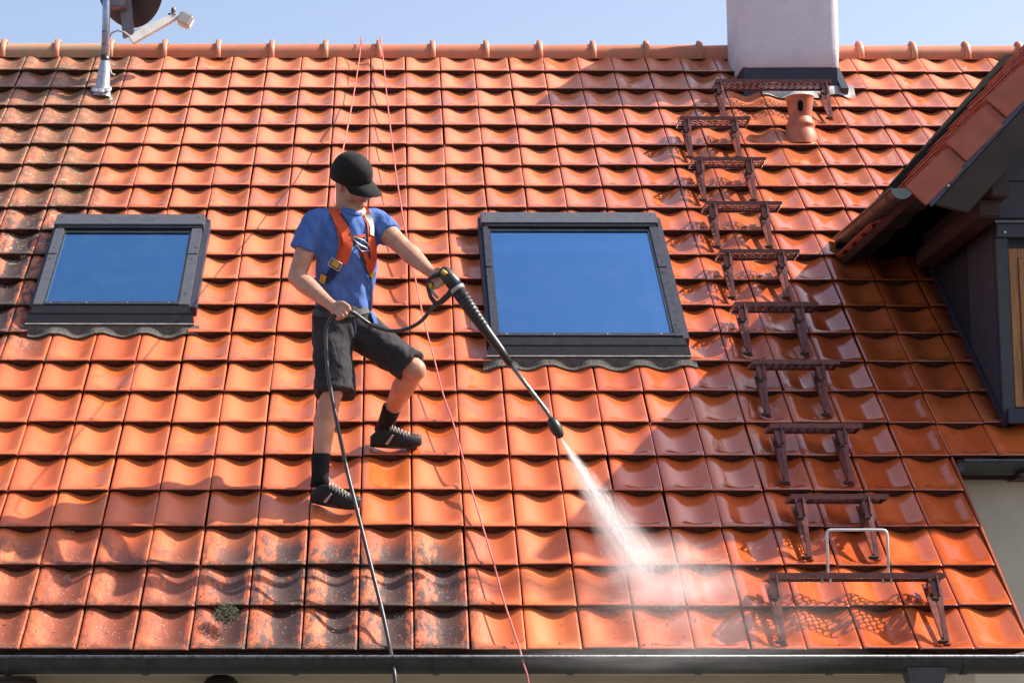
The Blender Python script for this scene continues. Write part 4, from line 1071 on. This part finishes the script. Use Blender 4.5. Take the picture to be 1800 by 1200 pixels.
for (x, y, s1, s2, mm, nm) in ((591, 463, .040, .030, M_YEL, 'buckle_pad'), (571, 490, .034, .040, M_YEL, 'yellow_tag'), (651, 482, .026, .026, M_YEL, 'yellow_tag')):
    h = onbody(x, y, (shirt,), .010)
    if h:
        n_ = h[2]; t = (Vector((-.5, 0, -.8)) - n_ * Vector((-.5, 0, -.8)).dot(n_)).normalized(); sd_ = t.cross(n_)
        hb_(MB().box((-s1 / 2, -s2 / 2, 0), (s1 / 2, s2 / 2, .010), lambda a, c, d: h[0] + sd_ * a + t * c + n_ * d), nm, mm, bevel=.003)
        if nm == 'buckle_pad':
            fr = [(-.03, -.02), (.03, -.02), (.03, .02), (-.03, .02), (-.03, -.02)]
            for i in range(4): hb_(MB().tube([h[0] + sd_ * fr[i][0] + t * fr[i][1] + n_ * .012, h[0] + sd_ * fr[i + 1][0] + t * fr[i + 1][1] + n_ * .012], .0026, 6), 'buckle_bar', M_GALV)
# carabiners and cord on the chest
for pts in (((617, 420), (628, 428), (640, 436), (644, 431), (634, 423), (620, 416), (617, 420)), ((620, 432), (632, 442), (645, 441), (636, 433), (620, 432))):
    q = [onbody(x, y, (shirt,), .022)[0] for x, y in pts if onbody(x, y, (shirt,), .02)]
    if len(q) > 3: hb_(MB().tube(q, .0036, 6), 'carabiner', M_GALV, smooth=True)
for pts in (((612, 410), (620, 430), (632, 428), (640, 418)), ((640, 428), (632, 440), (634, 455), (640, 462))):
    q = [onbody(x, y, (shirt,), .018)[0] for x, y in pts if onbody(x, y, (shirt,), .02)]
    if len(q) > 2: hb_(MB().tube(q, .0035, 6), 'cord', M_BLACKP, smooth=True)
# belt and shorts details
def rib2(pxs, w, name, m, objs, off=.004, th=.003):
    o = _rib(pxs, w, name, m, objs, off, th, parent=man); return o
rib2([(545, 545), (565, 553), (590, 556), (620, 552), (645, 545)], .030, 'belt', M_BLACKP, (shorts, shirt), .006)
rib2([(563, 640), (575, 650), (592, 648)], .10, 'cargo_pocket', M_POCKET, (shorts,), .003, .004)
rib2([(622, 556), (624, 580), (626, 600)], .006, 'fly_seam', M_NAVY, (shorts,), .002, .002)
rib2([(645, 580), (672, 604), (700, 632)], .004, 'side_seam', M_POCKET, (shorts,), .002, .002)
rib2([(650, 545), (655, 560), (660, 572)], .020, 'blue_cloth_tail', M_SHIRT, (shorts,), .012)
# socks and shoes
def sock(a, b_, r0, r1):
    ax = (b_ - a).normalized(); u_ = ax.orthogonal().normalized(); w_ = ax.cross(u_)
    MB().loft([[a.lerp(b_, t) + (u_ * math.cos(q) + w_ * math.sin(q)) * r for q in [2 * math.pi * k / 18 for k in range(18)]] for t, r in ((0, r0), (.02, r0 + .003), (.3, r0), (.7, r1), (1, r1 * 1.1))]).build('sock', M_SOCK, man, smooth=True)
def shoe(heel, toe, roll, name='shoe'):
    # heel, toe : points on the sole; built in a frame running heel -> toe
    f_ = (toe - heel); Ls = f_.length; f_ = f_.normalized(); s = f_.cross(roll).normalized(); u_ = s.cross(f_).normalized()
    P = lambda x, y, z: heel + f_ * x + s * y + u_ * z
    m_ = MB()
    prof = [(-.012, .022, .030, .0, .060), (.005, .034, .045, .0, .075), (.04, .036, .080, .0, .085), (.08, .034, .092, .0, .082), (.12, .036, .080, .0, .07), (.16, .042, .062, .0, .05), (.20, .046, .050, .0, .045), (.24, .044, .044, .0, .04), (.27, .034, .036, .004, .03), (.288, .016, .024, .010, .02)]
    rings = []
    k_ = Ls / .28
    for x, hw_, ht, lo, _ in prof:
        ring = []
        for q in [2 * math.pi * k / 16 for k in range(16)]:
            c_, n_ = math.cos(q), math.sin(q)
            zz = (ht * (n_ if n_ > 0 else 0)) + (.012 if n_ >= -.01 else .002)
            ring.append(P(x * k_, hw_ * (abs(c_) ** .7) * (1 if c_ > 0 else -1) * (1 - .25 * max(0, n_)), lo + zz))
        rings.append(ring)
    sh = remesh_simple(m_.loft(rings), name)
    so = MB(); rings = []
    for e in (-.006, .012):
        rings.append([P((.138 + .148 * math.cos(q)) * k_, (.036 + .009 * math.cos(q)) * math.sin(q) * 1.05, e + (.006 if math.cos(q) > .8 else 0)) for q in [2 * math.pi * k / 28 for k in range(28)]])
    so.loft(rings).build('sole', M_SOLE, sh, bevel=.002)
    for i in range(6):
        x = (.105 + .019 * i) * k_; zt_ = .098 - .0078 * i
        for sg in (1, -1):
            MB().tube([P(x, sg * .024, zt_ - .012), P(x + .008, 0, zt_ + .006), P(x + .016, -sg * .024, zt_ - .016)], .0030, 6).build('lace', M_LACE, sh, smooth=True)
    MB().tube([P(.10 * k_, -.004, .104), P(.085 * k_, -.03, .115), P(.10 * k_, -.04, .095), P(.112 * k_, -.01, .104), P(.12 * k_, .03, .112), P(.105 * k_, .035, .1), P(.10 * k_, .0, .104)], .0026, 6).build('lace', M_LACE, sh, smooth=True)
    sd_ = -1 if (P(0, -1, 0) - CAM).length < (P(0, 1, 0) - CAM).length else 1
    for x0_, x1_ in ((.075, .115),):
        MB().hexa([P(x0_ * k_, sd_ * .037, .020), P((x0_ + .018) * k_, sd_ * .038, .018), P((x1_ + .01) * k_, sd_ * .0330, .064), P(x1_ * k_, sd_ * .0325, .066)],
                  [P(x0_ * k_, sd_ * .041, .020), P((x0_ + .018) * k_, sd_ * .042, .018), P((x1_ + .01) * k_, sd_ * .0375, .064), P(x1_ * k_, sd_ * .0370, .066)]).build('side_panel', M_SHOEP, sh)
    return sh
def remesh_simple(mb, name):
    me = mb.mesh(name, Vector(man.location)); bm = bmesh.new(); bm.from_mesh(me); bmesh.ops.recalc_face_normals(bm, faces=bm.faces)
    for _ in range(2): bmesh.ops.smooth_vert(bm, verts=bm.verts, factor=.4, use_axis_x=True, use_axis_y=True, use_axis_z=True)
    bm.to_mesh(me); bm.free(); me.shade_smooth(); me.materials.append(M_SHOE)
    o = bpy.data.objects.new(name, me); C.objects.link(o); o.parent = man; return o
sock(at(564, 797, .86), at(562, 856, .865), .044, .042); sock(at(689, 716, 1.12), at(674, 757, 1.235), .044, .042)
shoe(onroof(549, 880, .012), onroof(633, 891, .012), N3 + Vector((0, -.1, .6)))
shoe(onroof(653, 782, .012), onroof(740, 781, .012), N3 + Vector((0, -.1, .6)))

# ------------------------------------------------------------------ lance
GYd = .56
lance = empty('pressure_washer_lance', at(790, 500, GYd), 'black pressure washer lance with trigger gun held by the roof worker', 'pressure washer')
def seg(pts, rs, name, m, parent=lance, seg_=14): return MB().tube([at(*p) for p in pts], rs, seg_).build(name, m, parent, smooth=True)
seg([(776, 474, .565), (781, 478, .562), (797, 497, .558), (803, 507, .556)], [.020, .031, .036, .033], 'gun_body', M_BLACKP)
seg([(802, 505, .556), (806, 511, .555)], [.036, .036], 'collar_ring', M_GREYP)
seg([(804, 509, .556), (830, 548, .552), (858, 586, .545), (880, 615, .54), (897, 640, .535)], [.034, .030, .024, .020, .017], 'lance_grip', M_BLACKP)
for i in range(9):
    f_ = i / 9; x, y = 812 + 40 * f_, 520 + 58 * f_
    seg([(x, y, .553 - .01 * f_), (x + 2, y + 3, .553 - .01 * f_)], [.0345 - .008 * f_] * 2, 'grip_rib', M_BLACKP)
seg([(895, 637, .535), (925, 676, .525), (940, 695, .52), (962, 724, .51), (974, 745, .505)], [.0105, .0095, .0095, .0095, .010], 'lance_tube', M_STEELT)
seg([(968, 735, .507), (972, 743, .505), (977, 752, .503), (984, 765, .50), (986, 769, .499)], [.016, .026, .029, .021, .012], 'nozzle', M_BLACKP)
seg([(777, 476, .535), (785, 482, .530)], [.010, .010], 'lock_button', M_YEL)
# trigger guard loop and trigger
seg([(775, 480, .565), (764, 484, .575), (753, 492, .58), (752, 506, .58), (757, 522, .575), (766, 534, .57), (776, 530, .565), (789, 518, .56), (797, 506, .56)], [.013, .010, .009, .009, .010, .014, .014, .015, .016], 'trigger_guard', M_BLACKP)
seg([(757, 505, .578), (763, 517, .575), (770, 524, .572)], [.007, .008, .006], 'trigger', M_GREYP)
seg([(756, 498, .572), (757, 507, .572)], [.008, .008], 'safety_catch', M_YEL)

# hose : from the gun, through the right hand, down over the eave
def smooth_path(pts, n_=10):
    P_ = [Vector(p) for p in pts]; out = []
    for i in range(len(P_) - 1):
        p0, p1, p2, p3 = P_[max(i - 1, 0)], P_[i], P_[i + 1], P_[min(i + 2, len(P_) - 1)]
        for k in range(n_):
            t = k / n_; out.append(.5 * ((2 * p1) + (-p0 + p2) * t + (2 * p0 - 5 * p1 + 4 * p2 - p3) * t * t + (-p0 + 3 * p1 - 3 * p2 + p3) * t ** 3))
    return out + [P_[-1]]
hp = [at(x, y, Y) for x, y, Y in ((768, 532, .57), (757, 545, .57), (738, 566, .58), (712, 579, .60), (685, 581, .62), (655, 572, .62), (635, 559, .60), (618, 548, .575), (602, 549, .575), (585, 556, .585), (575, 572, .60),
      (573, 600, .60), (576, 650, .58), (584, 700, .55), (596, 760, .50), (611, 830, .43), (626, 890, .36), (641, 950, .29), (656, 1010, .21), (671, 1070, .13), (684, 1130, .02), (690, 1165, -.10), (695, 1200, -.16), (697, 1290, -.18), (700, 1500, -.2), (705, 1900, -.2), (715, 2250, -.5))]
tag(MB().tube(smooth_path(hp, 8), .0092, 10).build('hose', M_HOSE, None, smooth=True), 'black rubber hose hanging from the worker\'s hand over the eave', 'hose')
# safety ropes
r1 = [RF(1.372, 6.66, -.06) + Vector((0, .45, -.12))] + [Vector((1.372, 5.31, 4.318)), Vector((1.370, 5.22, 4.312))] + [at(632, 100, 5.08), at(622, 165, 4.55), at(609, 235, 3.6), at(598, 285, 2.5), at(590, 330, 1.5), at(588, 352, 1.06), at(592, 372, 1.0)]
tag(MB().tube(smooth_path(r1, 8), .0042, 8).build('safety_rope', M_ROPE, None, smooth=True), 'red safety rope from the ridge to the back of the harness', 'safety rope', 'red ropes over the ridge')
def on(px, py, n): return onroof(px, py, n)
r2 = [Vector((1.505, 5.75, 4.06)), Vector((1.507, 5.31, 4.320)), Vector((1.507, 5.20, 4.312))] + [on(673, 100, .05), on(680, 170, .045), on(688, 240, .045), on(697, 310, .04), on(709, 385, .04), on(722, 450, .045), on(734, 510, .05), on(747, 570, .06), on(763, 630, .06), on(778, 690, .05), on(797, 745, .045), on(815, 810, .04), on(832, 870, .035), on(850, 930, .03), on(868, 990, .03), on(884, 1050, .03), on(902, 1105, .03), on(914, 1142, .04)]
r2 += [at(921, 1168, -.13), at(929, 1200, -.15), at(938, 1300, -.16), at(950, 1700, -.2), at(960, 2250, -.3)]
tag(MB().tube(smooth_path(r2, 6), .0042, 8).build('safety_rope', M_ROPE, None, smooth=True), 'red safety rope lying down the whole roof and over the gutter', 'safety rope', 'red ropes over the ridge')

# ------------------------------------------------------------------ moss and loose grit
ms = onroof(397, 1085, .01)
mb2 = MB()
for i in range(420):
    d = Vector((random.gauss(0, 1), random.gauss(0, 1), random.gauss(0, 1))).normalized() * random.random() ** .4
    p = ms + U3 * d.x * .058 + V3 * d.y * .065 + N3 * (.018 + d.z * .028)
    a = Vector((random.uniform(-1, 1), random.uniform(-1, 1), random.uniform(-.2, 1))).normalized() * random.uniform(.005, .012); c_ = a.orthogonal().normalized() * random.uniform(.0015, .003)
    mb2.add([p - a - c_, p - a + c_, p + a + c_ * .3, p + a - c_ * .3, p + c_.cross(a).normalized() * .003], [(0, 1, 4), (1, 2, 4), (2, 3, 4), (3, 0, 4), (3, 2, 1, 0)])
tag(mb2.build('moss_clump', M_MOSS, None), 'clump of dry grey-green moss lying on the bottom tile row at the left', 'moss')
gr = MB()
def prof_n(u, v):
    t = (u / W) % 1; tv_ = (v / L) % 1
    d = -.029 * ((.5 - .5 * math.cos(2 * math.pi * ((t - .12) / .845) ** 1.08)) ** .68 if .12 < t < .965 else 0) * min(1, max(0, (tv_ * L - .02) / .045))
    return d - .019 * tv_
for i in range(620):
    if i < 380: u, v = random.uniform(-.4, 2.05) ** 1.0, abs(random.gauss(0, .45))
    elif i < 500: u, v = random.uniform(-1.5, -.42), random.uniform(2.6, 5.6)
    else: u, v = random.gauss(2.7, .5), abs(random.gauss(.1, .12))
    if v > 6 or v < .02: continue
    if random.random() < .5: u = math.floor(u / W) * W + random.choice((.02, .14, .15, .17)) + random.gauss(0, .01)
    s = random.choice((.0018, .0025, .003, .0045, .006)); p = RF(u, v, prof_n(u, v) + s * .4)
    q = [p + Vector((random.gauss(0, 1), random.gauss(0, 1), random.gauss(0, 1))).normalized() * s for _ in range(5)]
    gr.add(q, [(0, 1, 2), (0, 2, 3), (0, 3, 1), (1, 2, 4), (2, 3, 4), (3, 1, 4)])
tag(gr.build('loose_grit', M_GRIT, None, recalc=True), 'pale and dark crumbs of moss and grit scattered on the dirty tiles', None, None, 'stuff')
pl_ = MB()
for pu in (onroof(203, 455, 0), onroof(40, 452, 0), onroof(130, 838 - 540, 0), onroof(1360, 478, 0), onroof(1030, 1075, 0), onroof(120, 935, 0), onroof(120, 1015, 0), onroof(700, 1090, 0)):
    for i in range(46):
        p = pu + U3 * random.gauss(0, .014) + V3 * random.gauss(0, .012) + N3 * random.uniform(-.012, .012)
        a = Vector((random.gauss(0, 1), random.gauss(0, 1), abs(random.gauss(0, 1)))).normalized() * random.uniform(.004, .010); c_ = a.orthogonal().normalized() * .0018
        pl_.add([p - c_, p + c_, p + a], [(0, 1, 2)])
tag(pl_.build('moss_tufts', M_MOSS, None, recalc=False), 'small moss tufts sitting in the tile joints', None, None, 'stuff')

# ------------------------------------------------------------------ water jet and mist
def vol(name, dens, col=(1, 1, 1), aniso=.3):
    m = bpy.data.materials.new(name); m.use_nodes = True; n = m.node_tree; n.nodes.remove(n.nodes['Principled BSDF'])
    v = N(n, 'ShaderNodeVolumePrincipled'); v.inputs['Color'].default_value = (*col, 1); v.inputs['Anisotropy'].default_value = aniso
    lk(n, v.outputs[0], n.nodes['Material Output'].inputs['Volume']); return m, n, v
N0 = at(986, 769, .499); T0 = onroof(1136, 1020, .0)
jl = (T0 - N0).length; jz = (T0 - N0).normalized(); jx = jz.cross(Vector((0, 1, 0))).normalized(); jy = jz.cross(jx)
JM = Matrix((jx, jy, jz)).transposed()
m, n, v = vol('spray_volume', 1)
tc = N(n, 'ShaderNodeTexCoord').outputs['Object']; sp_ = N(n, 'ShaderNodeSeparateXYZ'); lk(n, tc, sp_.inputs[0])
zz = sp_.outputs[2]; rr = ma(n, 'SQRT', ma(n, 'ADD', ma(n, 'POWER', sp_.outputs[0], 2), ma(n, 'POWER', sp_.outputs[1], 2)))
rad = ma(n, 'MULTIPLY_ADD', zz, .25, .004)
q = ma(n, 'DIVIDE', rr, rad)
mp = N(n, 'ShaderNodeMapping'); mp.inputs['Scale'].default_value = (26, 26, 3.0); lk(n, tc, mp.inputs[0])
nn = ss(n, nz(n, mp.outputs[0], 1.6, 4, .7), .36, .68)
den = ma(n, 'MULTIPLY', ss(n, q, 1.0, .1), ma(n, 'MULTIPLY_ADD', nn, .85, .15))
den = ma(n, 'MULTIPLY', den, ma(n, 'DIVIDE', 1.5, ma(n, 'ADD', zz, .03)))
den = ma(n, 'MULTIPLY', den, ss(n, zz, jl * 1.06, jl * .85))
lk(n, ma(n, 'MULTIPLY', den, 6.0), v.inputs['Density'])
jet = empty('water_jet', N0, 'fan of white water spraying from the lance nozzle onto the tiles', 'water spray'); jet['kind'] = 'stuff'
cone = MB(); cone.loft([[Vector(((.004 + .255 * z) * math.cos(q_), (.004 + .255 * z) * math.sin(q_), z)) for q_ in [2 * math.pi * s / 20 for s in range(20)]] for z in (0, jl * .5, jl * 1.06)])
me = cone.mesh('spray'); me.materials.append(m); co = bpy.data.objects.new('spray', me); C.objects.link(co); co.parent = jet; co.matrix_local = JM.to_4x4(); co.visible_shadow = True
# droplets : thin streaks
M_DROP = mat('water_droplet', (.85, .88, .92), .15, bump=0)
dr = MB()
for i in range(1100):
    z = jl * random.random() ** .6 * 1.0; a = random.random() * 6.283; r = (.003 + .17 * z) * abs(random.gauss(0, .42))
    p = Vector((r * math.cos(a), r * math.sin(a), z)); d = (p + Vector((0, 0, .05))).normalized() * random.uniform(.006, .022)
    w_ = random.uniform(.0003, .0008); e1 = Vector((w_, 0, 0)); e2 = Vector((0, w_, 0))
    dr.add([p - d, p + e1, p + e2, p - e1, p - e2, p + d], [(0, 1, 2), (0, 2, 3), (0, 3, 4), (0, 4, 1), (5, 2, 1), (5, 3, 2), (5, 4, 3), (5, 1, 4)])
me = dr.mesh('droplet_streaks'); me.materials.append(M_DROP); do = bpy.data.objects.new('droplet_streaks', me); C.objects.link(do); do.parent = jet; do.matrix_local = JM.to_4x4(); do['kind'] = 'stuff'
sp2 = MB()
for i in range(1500):
    a = random.gauss(0, 1); u = T0.x + .08 + random.gauss(0, .13) ; q_ = RF(u, (T0.y * CS + T0.z * SN) + random.gauss(-.06, .12), abs(random.gauss(0, .05)))
    d = Vector((random.gauss(.4, .6), random.gauss(-.2, .5), abs(random.gauss(.5, .5)))).normalized() * random.uniform(.002, .008); w_ = random.uniform(.0004, .0011)
    e1 = d.orthogonal().normalized() * w_; e2 = d.cross(e1).normalized() * w_
    sp2.add([q_ - d, q_ + e1, q_ + e2, q_ - e1, q_ - e2, q_ + d], [(0, 1, 2), (0, 2, 3), (0, 3, 4), (0, 4, 1), (5, 2, 1), (5, 3, 2), (5, 4, 3), (5, 1, 4)])
me = sp2.mesh('splash_drops', Vector(N0)); me.materials.append(M_DROP); do2 = bpy.data.objects.new('splash_drops', me); C.objects.link(do2); do2.parent = jet; do2['kind'] = 'stuff'
# mist drifting down the slope and over the gutter
def mist(c, rx, ry, rz, dens, label, rotm):
    m, n, v = vol('mist_volume', 1, aniso=.2)
    tc = N(n, 'ShaderNodeTexCoord').outputs['Object']; ln = N(n, 'ShaderNodeVectorMath', operation='LENGTH'); lk(n, tc, ln.inputs[0])
    nn = ss(n, nz(n, tc, 1.9, 4, .65, .4), .38, .72)
    lk(n, ma(n, 'MULTIPLY', ma(n, 'MULTIPLY', ss(n, ln.outputs['Value'], 1.0, .15), ma(n, 'MULTIPLY_ADD', nn, .9, .1)), dens), v.inputs['Density'])
    me = MB().ell((0, 0, 0), 1, 1, 1).mesh('mist'); me.materials.append(m)
    o = bpy.data.objects.new('mist', me); C.objects.link(o); o.matrix_world = Matrix.Translation(c) @ rotm.to_4x4() @ Matrix.Diagonal((rx, ry, rz, 1))
    tag(o, label, None, None, 'stuff'); return o
mist(RF(2.80, .40, .07), .40, .34, .15, 7.0, 'white mist where the jet hits the tiles', M3)
mist(RF(2.95, .10, .10), .85, .34, .16, 1.5, 'thin mist drifting along the bottom tile row', M3)
mist(Vector((2.75, -.16, -.03)), .95, .18, .11, 1.8, 'thin mist hanging before the gutter', Matrix.Identity(3))
